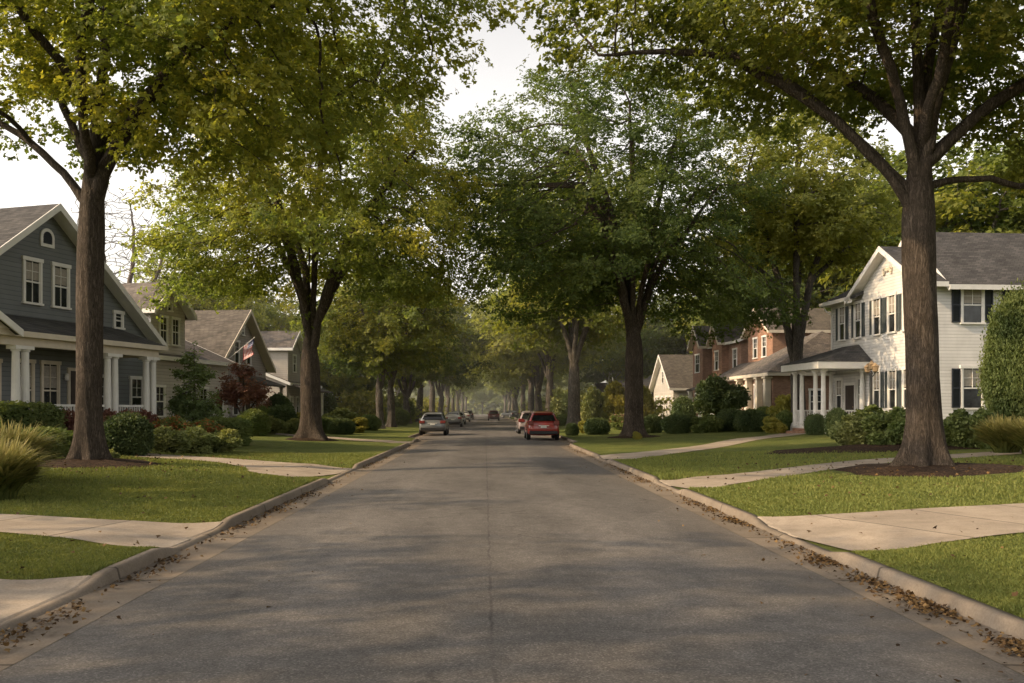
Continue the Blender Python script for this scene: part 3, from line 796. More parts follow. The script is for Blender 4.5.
# ---- shared crowns for the rest of the street and the backs of the houses
VA = street_tree(71, H=15, th=3.4, R=0.31, W=6.8, nleaf=34000, lsize=0.25, ncl=260, zlow=4.2, minr=0.008)
VB = street_tree(83, H=17, th=3.8, R=0.34, W=7.0, nleaf=36000, lsize=0.25, ncl=280, nl=6, zlow=4.6, minr=0.008)
VC = street_tree(97, H=14, th=2.6, R=0.32, W=6.2, nleaf=30000, lsize=0.25, ncl=230, nl=6, vase=1.6, zlow=3.6, minr=0.008)
FA = street_tree(101, H=16, th=3.2, R=0.29, W=7.0, nleaf=13000, lsize=0.42, ncl=150, nl=6, zlow=3.4, minr=0.02, step=0.6)
FB = street_tree(113, H=18, th=3.0, R=0.30, W=7.6, nleaf=14000, lsize=0.44, ncl=160, nl=6, zlow=2.6, minr=0.02, step=0.6)
FL = 'street trees lining the left kerb'; FR = 'street trees lining the right kerb'
def put(v, x, y, rz, sc, leaf, label, group=None, name='street_tree'):
    return make_tree(name, (x, y, g(x, y)), v, label, 'tree', group, rz, sc, leaf)
put(VA, X(380, 74), 74, 0.5, 1.0, L2, 'near one of two close green trees behind the parked silver hatchback', FL)
put(VB, X(391.5, 80), 80, 2.1, 0.95, L3, 'far one of two close green trees behind the parked silver hatchback', FL)
put(VC, X(407.5, 100), 100, 1.1, 1.08, L2, 'third street tree from the left front, forked low behind the silver hatchback', FL)
put(VA, X(419, 117), 117, 3.0, 1.3, L2, 'dark leaning street tree beside the row of parked pale cars', FL)
put(VB, X(432, 136), 136, 4.1, 1.3, L3, 'dark tree overhanging the road beyond the parked pale cars', FL)
put(VC, X(440, 158), 158, 5.0, 1.5, L2, 'very dark distant tree leaning out over the left lane', FL)
for i, (px, Y) in enumerate([(447, 182), (453, 206), (458, 232), (462, 262), (466, 298)]):
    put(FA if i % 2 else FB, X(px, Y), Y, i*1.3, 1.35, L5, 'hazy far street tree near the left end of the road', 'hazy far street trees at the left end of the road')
put(VB, X(574, 79), 79, 0.2, 1.5, L1, 'v shaped pale trunked tree with yellow green crown behind the red car', FR)
put(VA, X(549, 112), 112, 1.4, 1.5, L4, 'pale yellow green tree beyond the parked red car, nearest of its far row', FR)
put(VC, X(539, 128), 128, 2.6, 1.6, L4, 'second tree of the far right row with two grey stems', FR)
put(VB, X(531, 148), 148, 3.7, 1.5, L4, 'tall pale crowned tree over the dark car in the far right row', FR)
put(VA, X(523, 172), 172, 0.9, 1.5, L4, 'slim distant tree in the far right row just past the dark car', FR)
for i, (px, Y) in enumerate([(517, 196), (513, 220), (509, 250), (505, 285)]):
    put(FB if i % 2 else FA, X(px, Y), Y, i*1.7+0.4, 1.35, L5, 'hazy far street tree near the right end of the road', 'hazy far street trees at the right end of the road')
# closing the end of the street
EG = 'hazy trees closing the end of the street'
for i, (x, y, s) in enumerate([(-22,335,1.1),(-11,345,0.9),(-1,352,0.85),(9,348,0.95),(20,340,1.15),(32,330,1.2),(-34,325,1.2)]):
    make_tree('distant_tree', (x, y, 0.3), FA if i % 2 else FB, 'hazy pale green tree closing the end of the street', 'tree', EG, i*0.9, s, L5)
# trees behind the houses: (variant, px, Y, scale, leaf, label)
BG = [
 (VC, 146, 88, 0.95, L4, 'pale green tree behind the cream house, right of the bare tree'),
 (VA, 183, 84, 1.1, L4, 'light green tree rising behind the big grey brown roof'),
 (VB, 222, 92, 1.0, L2, 'tall green tree behind the flag house'),
 (VA, 262, 104, 1.05, L1, 'golden green tree behind the tan house roof'),
 (VC, 300, 112, 1.2, L2, 'green tree behind the low far house on the left'),
 (VC, 335, 98, 0.62, L1, 'small yellow tree right of the broad maple trunk'),
 (VC, 357, 112, 0.66, L3, 'small dark tree beside the small yellow tree'),
 (FB, 338, 150, 1.15, L2, 'distant tree filling the gap behind the small yellow tree'),
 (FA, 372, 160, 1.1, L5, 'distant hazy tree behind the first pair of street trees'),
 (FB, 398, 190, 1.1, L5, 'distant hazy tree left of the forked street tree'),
 (VB, 655, 128, 1.15, L2, 'tall green tree behind the white cottage'),
 (VA, 612, 150, 1.2, L3, 'dark green tree behind the far gabled house'),
 (VA, 700, 112, 1.25, L3, 'dark green tree behind the two storey brick house'),
 (VB, 748, 100, 1.2, L2, 'green tree behind the low brick wing'),
 (VC, 790, 86, 1.6, L3, 'dark tree seen behind the triple stemmed trunk'),
 (VB, 836, 80, 1.4, L3, 'dark green tree behind the white house porch'),
 (VA, 905, 74, 1.55, L3, 'deep green tree above the white house gable'),
 (VC, 968, 70, 1.75, L2, 'green tree above the charcoal roof of the white house'),
 (VB, 1040, 72, 1.5, L3, 'dark tree at the right edge above the charcoal roof'),
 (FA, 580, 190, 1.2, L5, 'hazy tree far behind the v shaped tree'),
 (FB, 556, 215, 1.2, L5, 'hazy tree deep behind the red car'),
]
for i, (v, px, Y, s, lf, lab) in enumerate(BG):
    put(v, X(px, Y), Y, i*1.37, s, lf, lab, None, 'garden_tree')
# unseen trees added out of frame to cast dappled shade on the near road
VS = street_tree(151, H=16, th=4.2, R=0.40, W=7.0, nleaf=15000, lsize=0.22, ncl=170, nl=7, zlow=4.4, minr=0.008)
NG = 'unseen trees added to shade the near end of the street'
for i, (x, y, sc_) in enumerate([(-19.5, 1.5, 1.0), (-23, 12.5, 0.85), (-12.5, -7, 1.0), (15.5, 3.0, 1.0), (18.5, 12.5, 0.95)]):
    make_tree('garden_tree', (x, y, g(x, y)), VS, 'unseen airy green tree added to shade the near end of the street', 'tree', NG, i*1.9, sc_, L2)
# the woods beyond the gardens and past the end of the street, one distant mass
rngw = np.random.default_rng(5); n = 52000
cx = []; cy = []
seg = [(-70, 40, -62, 380, 9), (-62, 375, 70, 385, 14), (66, 380, 74, 40, 10)]
C_ = []
for x0, y0, x1, y1, hh in seg:
    m = n//3; t = rngw.random(m); x = x0+(x1-x0)*t+rngw.normal(size=m)*4; y = y0+(y1-y0)*t+rngw.normal(size=m)*4
    top = hh*(0.75+0.3*np.sin(t*31+x0)*np.sin(t*17.3+1)+0.14*np.sin(t*83))
    C_.append(np.stack([x, y, top*rngw.random(m)**0.8], 1))
C_ = np.concatenate(C_)
U_ = []
for sd in (-1, 1):
    m = 26000; t = rngw.random(m); y = 92+230*t**1.2; x = sd*(13.5+3.0*np.sin(y*0.21+sd)+rngw.normal(size=m)*1.3)
    top = 2.6+1.5*np.sin(y*0.33+sd*2)*np.sin(y*0.13)+0.7*np.sin(y*1.1)
    U_.append(np.stack([x, y, 0.3+np.maximum(top, 0.9)*rngw.random(m)**0.8], 1))
uo = link(bpy.data.objects.new('undergrowth', leaf_cloud('undergrowth', rngw, np.concatenate(U_), 0.42, LU, LEAF4, None, up=0.3, tilt=0.9)))
tag(uo, 'loose green undergrowth behind the far rows of street trees', 'undergrowth', kind='stuff')
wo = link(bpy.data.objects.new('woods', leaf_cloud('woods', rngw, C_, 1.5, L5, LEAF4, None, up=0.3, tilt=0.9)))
tag(wo, 'hazy woods beyond the gardens and the end of the street', 'woods', kind='stuff')
# bare tree
bare = tree_meshes(131, [(0,0,-0.1),(0,0,1),(0.05,0,3),(0.1,0,5)], [[(0.05,0,3.2),(-0.9,0.3,5.5),(-1.9,0.5,8.5),(-2.4,0.6,11)],[(0.08,0,3.8),(1.0,-0.2,6),(2.0,-0.4,9),(2.5,-0.5,11.5)],[(0.1,0,4.8),(0.3,0.8,7.5),(0.5,1.4,11),(0.4,1.6,13.5)],[(0.1,0,4.6),(-0.4,-0.8,7.5),(-0.8,-1.6,11),(-0.9,-1.8,13)]],
    [(0,0,10.5,3.6,3.2,4.0),(0,0,8,3.2,3.0,2.6)], 0.26, L1, M['bark_bare'], 0, 0.1, ncl=750, per=3, spread=(0.4,0.4,0.4), step=0.32, kill=0.4, tip=0.022, shell=0.1)
make_tree('bare_tree', (X(121, 78), 78, 0.5), bare, 'leafless grey brown tree against the pale sky behind the cream house', 'tree', None, 0.3, (1.6, 1.6, 1.4))

# ------------------------------------------------------------------ mulch rings
def mulch_ring(x, y, rx, ry, label, seed):
    rng = np.random.default_rng(seed); n = 40; V = []; Fc = []
    ph = rng.random(3)*6
    for j, f in enumerate([1.0, 0.93, 0.75, 0.5, 0.2]):
        for k in range(n):
            a = 2*math.pi*k/n; w = f*(1+0.06*math.sin(3*a+ph[0])+0.05*math.sin(7*a+ph[1]))
            xx, yy = x+rx*w*math.cos(a), y+ry*w*math.sin(a)
            V.append((xx, yy, g(xx, yy)-0.02+[0.0, 0.05, 0.08, 0.12, 0.16][j]+rng.normal()*0.008))
    for j in range(4):
        for k in range(n):
            k2 = (k+1) % n; Fc.append((j*n+k, j*n+k2, (j+1)*n+k2, (j+1)*n+k))
    me = np_mesh('mulch_bed', V, Fc, np.full(len(Fc), 4), [M['mulch']], None, True)
    o = link(bpy.data.objects.new('mulch_bed', me)); tag(o, label, 'mulch bed', kind='structure')
mulch_ring(T1X, T1Y, 1.9, 1.7, 'dark mulch around the left maple', 1)
mulch_ring(R1X+0.1, R1Y, 2.1, 1.9, 'dark mulch around the largest maple', 2)
mulch_ring(X(311, 44), 44, 1.3, 1.3, 'mulch around the broad green maple', 3)
mulch_ring(X(634, 50), 50, 1.5, 1.5, 'mulch around the huge dark maple', 4)
mulch_ring(-12.4, 15.2, 2.2, 2.3, 'soil bed under the reed grass', 5)
mulch_ring(13.9, 30.5, 4.6, 2.0, 'planting bed before the white house', 6)


# ------------------------------------------------------------------ shrubs
def shrub_mesh(seed, kind, leaf, nleaf, lsize, flower=None, nfl=0):
    """unit shrub: about 1 m wide and 1 m high, standing on z = 0"""
    rng = np.random.default_rng(seed)
    v = rng.normal(size=(nleaf, 3)); v /= np.linalg.norm(v, axis=1)[:, None]
    def lump(v, amp, fr):
        ph = rng_ph
        return 1+amp*(np.sin(v[:,0]*fr+ph[0])*np.cos(v[:,1]*fr*1.1+ph[1])+0.7*np.sin(v[:,2]*fr*1.3+ph[2]+v[:,0]*2))
    rng_ph = rng.random(3)*6.28
    depth = 1-0.28*rng.random(nleaf)**2
    def blobs_(nb, r, ax, zc):
        c = rng.normal(size=(nb, 3)); c /= np.linalg.norm(c, axis=1)[:, None]; c *= ax*(0.55+0.5*rng.random(nb))[:, None]; c[:, 2] += zc
        rb = r*(0.7+0.6*rng.random(nb)); k = rng.choice(nb, nleaf, p=rb**2/(rb**2).sum())
        return c[k] + v*(rb[k]*(1-0.5*rng.random(nleaf)**1.6)*(1+0.35*rng.random(nleaf)**5))[:, None]
    if kind == 'box':
        p = 5.0; q = (np.abs(v)**p).sum(1)**(-1/p); S = v*q[:, None]*lump(v, 0.02, 5)[:, None]*(0.94+0.06*depth[:, None])
        S = S*np.array([0.5, 0.5, 0.5])+np.array([0, 0, 0.5])
    elif kind == 'round':
        p = 2.5; q = (np.abs(v)**p).sum(1)**(-1/p); S = v*(q*lump(v, 0.05, 4)*depth)[:, None]*np.array([0.5, 0.5, 0.52]); S[:, 2] += 0.47
    elif kind == 'oval':
        S = v*(lump(v, 0.035, 6)*depth)[:, None]*np.array([0.5, 0.5, 0.5]); S[:, 2] += 0.5
        w = np.interp(S[:, 2], [0, 0.15, 0.4, 0.8, 1.0], [0.9, 1.05, 1.06, 0.98, 0.95]); S[:, :2] *= w[:, None]
    elif kind == 'loose':
        S = blobs_(24, 0.16, np.array([0.38, 0.38, 0.40]), 0.44)
    elif kind == 'cone':
        h = rng.random(nleaf)**1.25; a = rng.random(nleaf)*6.283
        tier = 0.74+0.26*np.sin(a*5+h*9+rng_ph[0])*np.sin(h*19+a*2)
        r = 0.58*(1-h)**0.8*tier*(1-0.55*rng.random(nleaf)**1.4)*np.interp(h, [0, 0.12, 1], [0.75, 1, 1])+0.015
        S = np.stack([r*np.cos(a), r*np.sin(a), 0.1+0.9*h-0.10*r], 1)
    elif kind == 'crown':      # a small tree's crown on a short stem
        S = blobs_(26, 0.17, np.array([0.36, 0.36, 0.27]), 0.60)
    if kind in ('box', 'round', 'oval'):
        c0 = np.array([0, 0, 0.45]); S = c0+(S-c0)*(1+0.16*rng.random(len(S))**9)[:, None]
    S = S[S[:, 2] > 0.0]
    out = S-np.array([0, 0, 0.35])
    mats = [leaf]; midx = np.zeros(len(S), int)
    if flower is not None:
        mats.append(flower)
        top = (S[:, 2] > 0.45) & (np.sin(S[:,0]*14+rng_ph[1])*np.cos(S[:,1]*14+rng_ph[2])+rng.normal(size=len(S))*0.5 > 0.35)
        midx[top] = 1
    return S, out, mats, midx, lsize, rng

def shrub_unit(seed, kind, leaf, nleaf, lsize, flower=None):
    S, out, mats, midx, ls, rng = shrub_mesh(seed, kind, leaf, nleaf, lsize, flower)
    shape = LEAF4
    fol = leaf_cloud('foliage', rng, S, ls, leaf, shape, out, up=0.15, droop=0.0, tilt=0.75, mats=mats, midx=midx)
    # woody heart: a dark inner body and stems from the ground
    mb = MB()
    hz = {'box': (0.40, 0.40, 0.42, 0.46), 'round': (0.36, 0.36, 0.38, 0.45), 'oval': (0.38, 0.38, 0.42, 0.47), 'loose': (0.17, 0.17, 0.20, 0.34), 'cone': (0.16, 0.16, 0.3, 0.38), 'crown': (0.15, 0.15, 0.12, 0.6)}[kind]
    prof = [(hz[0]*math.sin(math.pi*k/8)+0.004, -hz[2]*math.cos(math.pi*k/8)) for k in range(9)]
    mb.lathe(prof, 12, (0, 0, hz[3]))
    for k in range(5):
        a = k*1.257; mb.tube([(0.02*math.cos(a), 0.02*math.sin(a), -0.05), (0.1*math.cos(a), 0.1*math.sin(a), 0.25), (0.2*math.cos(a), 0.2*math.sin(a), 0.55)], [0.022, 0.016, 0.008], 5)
    return fol, mb.mesh('stem', M['core'])

def shrub(name, unit, px, Y, w, h, label, cat='shrub', group=None, d=None, rz=None, x=None):
    xx = X(px, Y) if x is None else x
    r = empty(name, (xx, Y, g(xx, Y)-0.03), rz if rz is not None else (px*0.37) % 6.28, label, cat, group)
    r.scale = (w, d or w, h)
    for nm, me in (('foliage', unit[0]), ('stem', unit[1])):
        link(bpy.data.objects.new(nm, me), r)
    return r

U_box = shrub_unit(1, 'box', LS, 15000, 0.055)
U_round = shrub_unit(2, 'round', LSD, 12000, 0.055)
U_round2 = shrub_unit(3, 'round', LS, 11000, 0.06)
U_loose = shrub_unit(4, 'loose', LSP, 11000, 0.075)
U_loose2 = shrub_unit(5, 'loose', LS, 11000, 0.075)
U_yel = shrub_unit(6, 'loose', LSY, 8000, 0.08)
U_flow = shrub_unit(7, 'loose', LSF, 11000, 0.06, PETAL)
U_pink = shrub_unit(8, 'loose', LSF, 11000, 0.06, PETALP)
U_oval = shrub_unit(10, 'oval', LS, 60000, 0.021)
U_dome = shrub_unit(12, 'crown', LSD, 18000, 0.055)
U_low = shrub_unit(13, 'loose', LSP, 10000, 0.085)
U_porch = shrub_unit(14, 'loose', LSR, 7000, 0.07)

# left gardens
shrub('hedge', U_box, 20, 29.0, 2.7, 1.42, 'long clipped hedge before the porch of the slate blue house', 'hedge', d=1.2, rz=1.3)
shrub('shrub', U_round2, 42, 26.0, 1.9, 0.82, 'low clipped shrub left of the left maple, below the long hedge', d=1.2, rz=0.2)
shrub('shrub', U_round2, 30, 23.5, 1.3, 0.75, 'low green shrub just behind the reed grass')
shrub('shrub', U_round, 126, 27.6, 1.42, 1.22, 'dark round clipped shrub just right of the left maple trunk', rz=0.1)
shrub('shrub', U_low, 168, 29.4, 1.35, 0.85, 'low pale green shrub before the rust flowers, nearest the maple')
shrub('shrub', U_low, 196, 30.0, 1.45, 0.86, 'low pale green shrub in the middle of the front bed')
shrub('shrub', U_low, 224, 31.0, 1.3, 0.80, 'low pale green shrub at the right end of the front bed')
shrub('flowering_shrub', U_flow, 172, 33.5, 1.7, 1.12, 'shrub with rust red blooms below the conical young tree, left one', 'flowering shrub')
shrub('flowering_shrub', U_flow, 202, 34.2, 1.5, 1.05, 'shrub with rust blooms beside the clipped green hedge', 'flowering shrub', rz=2.0)
shrub('hedge', U_box, 226, 36.5, 1.7, 1.05, 'small square clipped hedge right of the rust flowers', 'hedge', d=1.2, rz=0.2)
yt = tree_meshes(201, [(0,0,-0.1),(0,0,0.6),(0.02,0,2),(0,0,4.2)], [], [(0,0,1.35,1.15,1.15,0.6),(0,0,2.0,0.95,0.95,0.6),(0,0,2.8,0.68,0.68,0.6),(0,0,3.5,0.42,0.42,0.5),(0,0,4.1,0.2,0.2,0.4)],
    0.075, LSC, M['bark_grey'], 9000, 0.105, ncl=190, per=4, spread=(0.14,0.14,0.1), step=0.16, kill=0.2, sig=(0.10,0.10,0.07), shell=0.45, min_leaf=0.6, tip=0.004)
make_tree('young_tree', (X(194, 38), 38, g(X(194, 38), 38)), yt, 'conical young green tree before the cream house', 'tree', None, 0.4, 1.0)
pt = tree_meshes(211, [(0,0,-0.1),(0,0,0.7),(0.03,0,1.6),(0,0,3.4)], [[(0,0,0.8),(0.4,0.1,1.5),(0.9,0.2,2.4)],[(0,0,0.9),(-0.4,0,1.6),(-0.9,-0.2,2.4)]], [(0,0,2.6,1.1,1.1,0.9),(0.7,0,2.2,0.7,0.7,0.6),(-0.7,0.2,2.3,0.7,0.7,0.6),(0,0,3.5,0.6,0.6,0.5)],
    0.08, LSR, M['bark'], 9000, 0.115, ncl=170, per=4, spread=(0.15,0.15,0.1), step=0.18, kill=0.24, sig=(0.12,0.12,0.08), shell=0.4, min_leaf=0.9, tip=0.004)
make_tree('purple_leaf_tree', (X(243, 49), 49, g(X(243, 49), 49)), pt, 'small tree with dark red purple leaves below the flag', 'tree', None, 0.4, 1.0)
shrub('flowering_shrub', U_pink, 124, 32.6, 1.8, 1.30, 'shrub with dusty pink heads behind the dark round shrub', 'flowering shrub')
PG = 'dark red shrubs along the slate blue porch'
for px, Y, lab in ((64, 31.5, 'dark red shrub at the porch left of the left maple'), (103, 33.4, 'dark red porch shrub right of the left maple'), (118, 34.8, 'dark red porch shrub between the right pair of columns and the corner'), (146, 35.6, 'dark red porch shrub by the corner columns')):
    shrub('shrub', U_porch, px, Y, 1.5, 1.35, lab, 'shrub', PG)
shrub('shrub', U_round2, 253, 47.5, 1.5, 1.35, 'green shrub under the dark red tree', rz=1)
shrub('shrub', U_low, 270, 50.5, 1.7, 1.0, 'pale low shrub before the two dark stacked domes')
shrub('shrub', U_low, 292, 52.0, 1.2, 0.9, 'pale low shrub left of the broad maple foot')
shrub('shrub', U_round, 282, 56.0, 1.6, 1.55, 'dark dome shrub in the front of two, left of the broad maple')
shrub('shrub', U_round, 279, 62.0, 1.7, 2.3, 'taller dark dome shrub behind another, before the tan porch')
shrub('shrub', U_round2, 262, 58.0, 1.5, 1.5, 'green shrub between the dark red tree and the dark domes', rz=2)
shrub('shrub', U_yel, 303, 60.0, 1.6, 1.3, 'brownish yellow shrub left of the broad maple trunk')
shrub('hedge', U_box, 326, 57.0, 1.0, 0.95, 'clipped dark shrub just right of the broad maple trunk', 'hedge', rz=0.3)
shrub('hedge', U_round, 336, 56.0, 1.0, 0.95, 'second dark clipped shrub right of the broad maple', 'hedge')
shrub('hedge', U_round, 346, 56.5, 1.0, 0.95, 'third dark clipped shrub, ending the row right of the broad maple', 'hedge')
shrub('shrub', U_yel, 357, 60.0, 1.6, 1.1, 'yellow green shrub bed past the dark clipped row')
shrub('shrub', U_low, 340, 66.0, 3.0, 1.5, 'pale shrub behind the dark clipped row')
shrub('shrub', U_round2, 369, 66.0, 1.6, 1.1, 'green shrub left of the pair of close trees')
shrub('shrub', U_round, 318, 84.0, 3.2, 3.0, 'dark bushy evergreen right of the broad maple trunk', 'evergreen')
shrub('shrub', U_round2, 398, 88.0, 2.0, 1.6, 'dark green shrub behind the close pair of trees')
shrub('shrub', U_loose2, 400, 105.0, 3.4, 3.6, 'tall shrub behind the forked street tree')
# right gardens
shrub('clipped_evergreen', U_oval, 1027, 30.5, 2.6, 5.35, 'tall egg shaped clipped evergreen at the right edge before the white house', 'evergreen')
shrub('shrub', U_loose2, 958, 29.5, 1.6, 1.35, 'bushy shrub right of the largest trunk')
shrub('shrub', U_loose2, 982, 29.0, 1.3, 1.35, 'bushy shrub left of the egg shaped evergreen foot')
shrub('shrub', U_loose2, 893, 30.5, 1.9, 1.45, 'front bushy shrub just left of the largest trunk')
shrub('shrub', U_loose, 856, 32.5, 1.7, 1.3, 'pale bushy shrub before the white house porch side')
shrub('shrub', U_loose2, 872, 34.5, 2.0, 1.5, 'green shrub in the back row under the white house windows')
shrub('shrub', U_loose2, 912, 33.0, 1.7, 1.45, 'green shrub behind the left side of the largest trunk')
shrub('shrub', U_round, 838, 41.0, 1.0, 1.25, 'dark shrub against the near column of the white porch')
shrub('shrub', U_round, 815, 44.6, 0.9, 1.0, 'small dark round bush before the white porch railing')
shrub('shrub', U_yel, 773, 49.0, 1.3, 0.95, 'yellow green low shrub left of the brick steps')
shrub('shrub', U_round2, 786, 50.0, 1.0, 1.15, 'dark green round shrub beside the brick steps')
shrub('shrub', U_yel, 783, 56.0, 1.9, 2.3, 'olive shrub against the brick wing wall, left of the triple stemmed tree')
shrub('shrub', U_round, 751, 52.0, 1.7, 1.25, 'wide dark clipped shrub below the brick wing windows')
shrub('shrub', U_round, 731, 54.0, 1.5, 1.3, 'dark shrub between the wide dark one and the loose green one')
shrub('shrub', U_loose2, 706, 53.0, 2.0, 1.15, 'loose mid green shrub left of the dark brick wing shrubs')
shrub('shrub', U_round, 677, 54.0, 1.6, 1.15, 'dark ball shrub before the white cottage')
shrub('shrub', U_round, 653, 57.0, 1.25, 1.1, 'dark shrub just right of the huge dark trunk')
shrub('shrub', U_round2, 766, 57.0, 1.8, 1.4, 'dark shrub behind the wide clipped one at the brick windows')
shrub('ornamental_tree', U_dome, 722, 60.0, 3.5, 3.3, 'spreading dark dome tree before the brick houses', 'tree')
shrub('shrub', U_round, 683, 66.0, 1.6, 2.2, 'tall dark rounded shrub at the white cottage corner')
shrub('shrub', U_round, 597, 57.0, 1.5, 1.0, 'dark ball shrub between the v shaped tree and the huge dark trunk')
shrub('shrub', U_round, 572, 55.5, 0.8, 0.75, 'small dark ball shrub at the foot of the v shaped tree')
shrub('shrub', U_yel, 586, 60.0, 1.2, 0.9, 'yellowish shrub behind the dark ball shrubs')
shrub('shrub', U_loose, 597, 90.0, 3.0, 4.4, 'tall pale shrub with rounded top, midway between the v shaped tree and huge dark trunk')
shrub('shrub', U_yel, 619, 84.0, 2.9, 4.2, 'tall yellow green shrub touching the huge dark trunk')
shrub('shrub', U_yel, 642, 84.0, 2.2, 3.7, 'tall yellow green shrub right of the huge dark trunk')
shrub('shrub', U_loose, 566, 104.0, 3.6, 4.6, 'pale tall shrub behind the v shaped trunk')
shrub('flowering_shrub', U_pink, 620, 66.0, 1.9, 1.2, 'low pinkish flower shrub left of the huge dark trunk', 'flowering shrub')
shrub('shrub', U_round2, 563, 86.0, 1.4, 1.1, 'green shrub just right of the red car roof')
shrub('plant_tuft', U_yel, 637, 46.5, 0.5, 0.45, 'tiny yellow plant tuft at the foot of the huge dark trunk', 'plant')
shrub('plant_tuft', U_low, 112, 24.4, 0.4, 0.35, 'tiny pale plant at the foot of the left maple', 'plant')

# reed grass clumps
def reed_mesh(seed, n=1500, h=1.15, w=0.85):
    rng = np.random.default_rng(seed); V = []; Fc = []; cnt = []
    for k in range(n):
        a = rng.random()*6.283; r0 = 0.30*math.sqrt(rng.random()); L = h*(0.45+0.55*rng.random()); sp = w*(0.1+0.9*rng.random()**0.8)
        b = np.array([r0*math.cos(a), r0*math.sin(a), 0.0]); a2 = a+rng.normal()*0.5
        d = np.array([math.cos(a2), math.sin(a2), 0]); a3 = a2+1.57+rng.normal()*0.5
        s = np.array([math.cos(a3), math.sin(a3), 0])*(0.018+0.022*rng.random())
        base = len(V); N = 6; tw = rng.normal(size=3)*0.05
        for j in range(N):
            t = j/(N-1); p = b + d*sp*t**1.8 + np.array([0, 0, L*(t-0.40*t**3*(sp/w))]) + tw*t*t
            ww = s*(0.6+1.3*t*(1-t)*1.6-0.5*t)
            V.append(p-ww); V.append(p+ww)
        for j in range(N-1):
            Fc += [base+2*j, base+2*j+1, base+2*j+3, base+2*j+2]; cnt.append(4)
    return np_mesh('blades', V, Fc, cnt, [M['blade_gold']], None, False)
REED = reed_mesh(5)
def reed(px, Y, s, label, group=None):
    r = empty('ornamental_grass', (X(px, Y), Y, g(X(px, Y), Y)), px*0.1, label, 'ornamental grass', group)
    r.scale = (s, s, s)
    link(bpy.data.objects.new('blades', REED), r)
reed(-4, 15.3, 1.02, 'large clump of golden reed grass at the left edge of the lawn')
reed(6, 18.4, 1.2, 'golden reed grass clump behind the large front one')
reed(-30, 16.6, 1.1, 'golden reed grass clump half cut off at the left edge')
reed(1006, 26.5, 1.1, 'arching yellow green grass clump under the egg shaped evergreen')
reed(1036, 25.4, 1.1, 'arching grass clump cut off by the right edge')

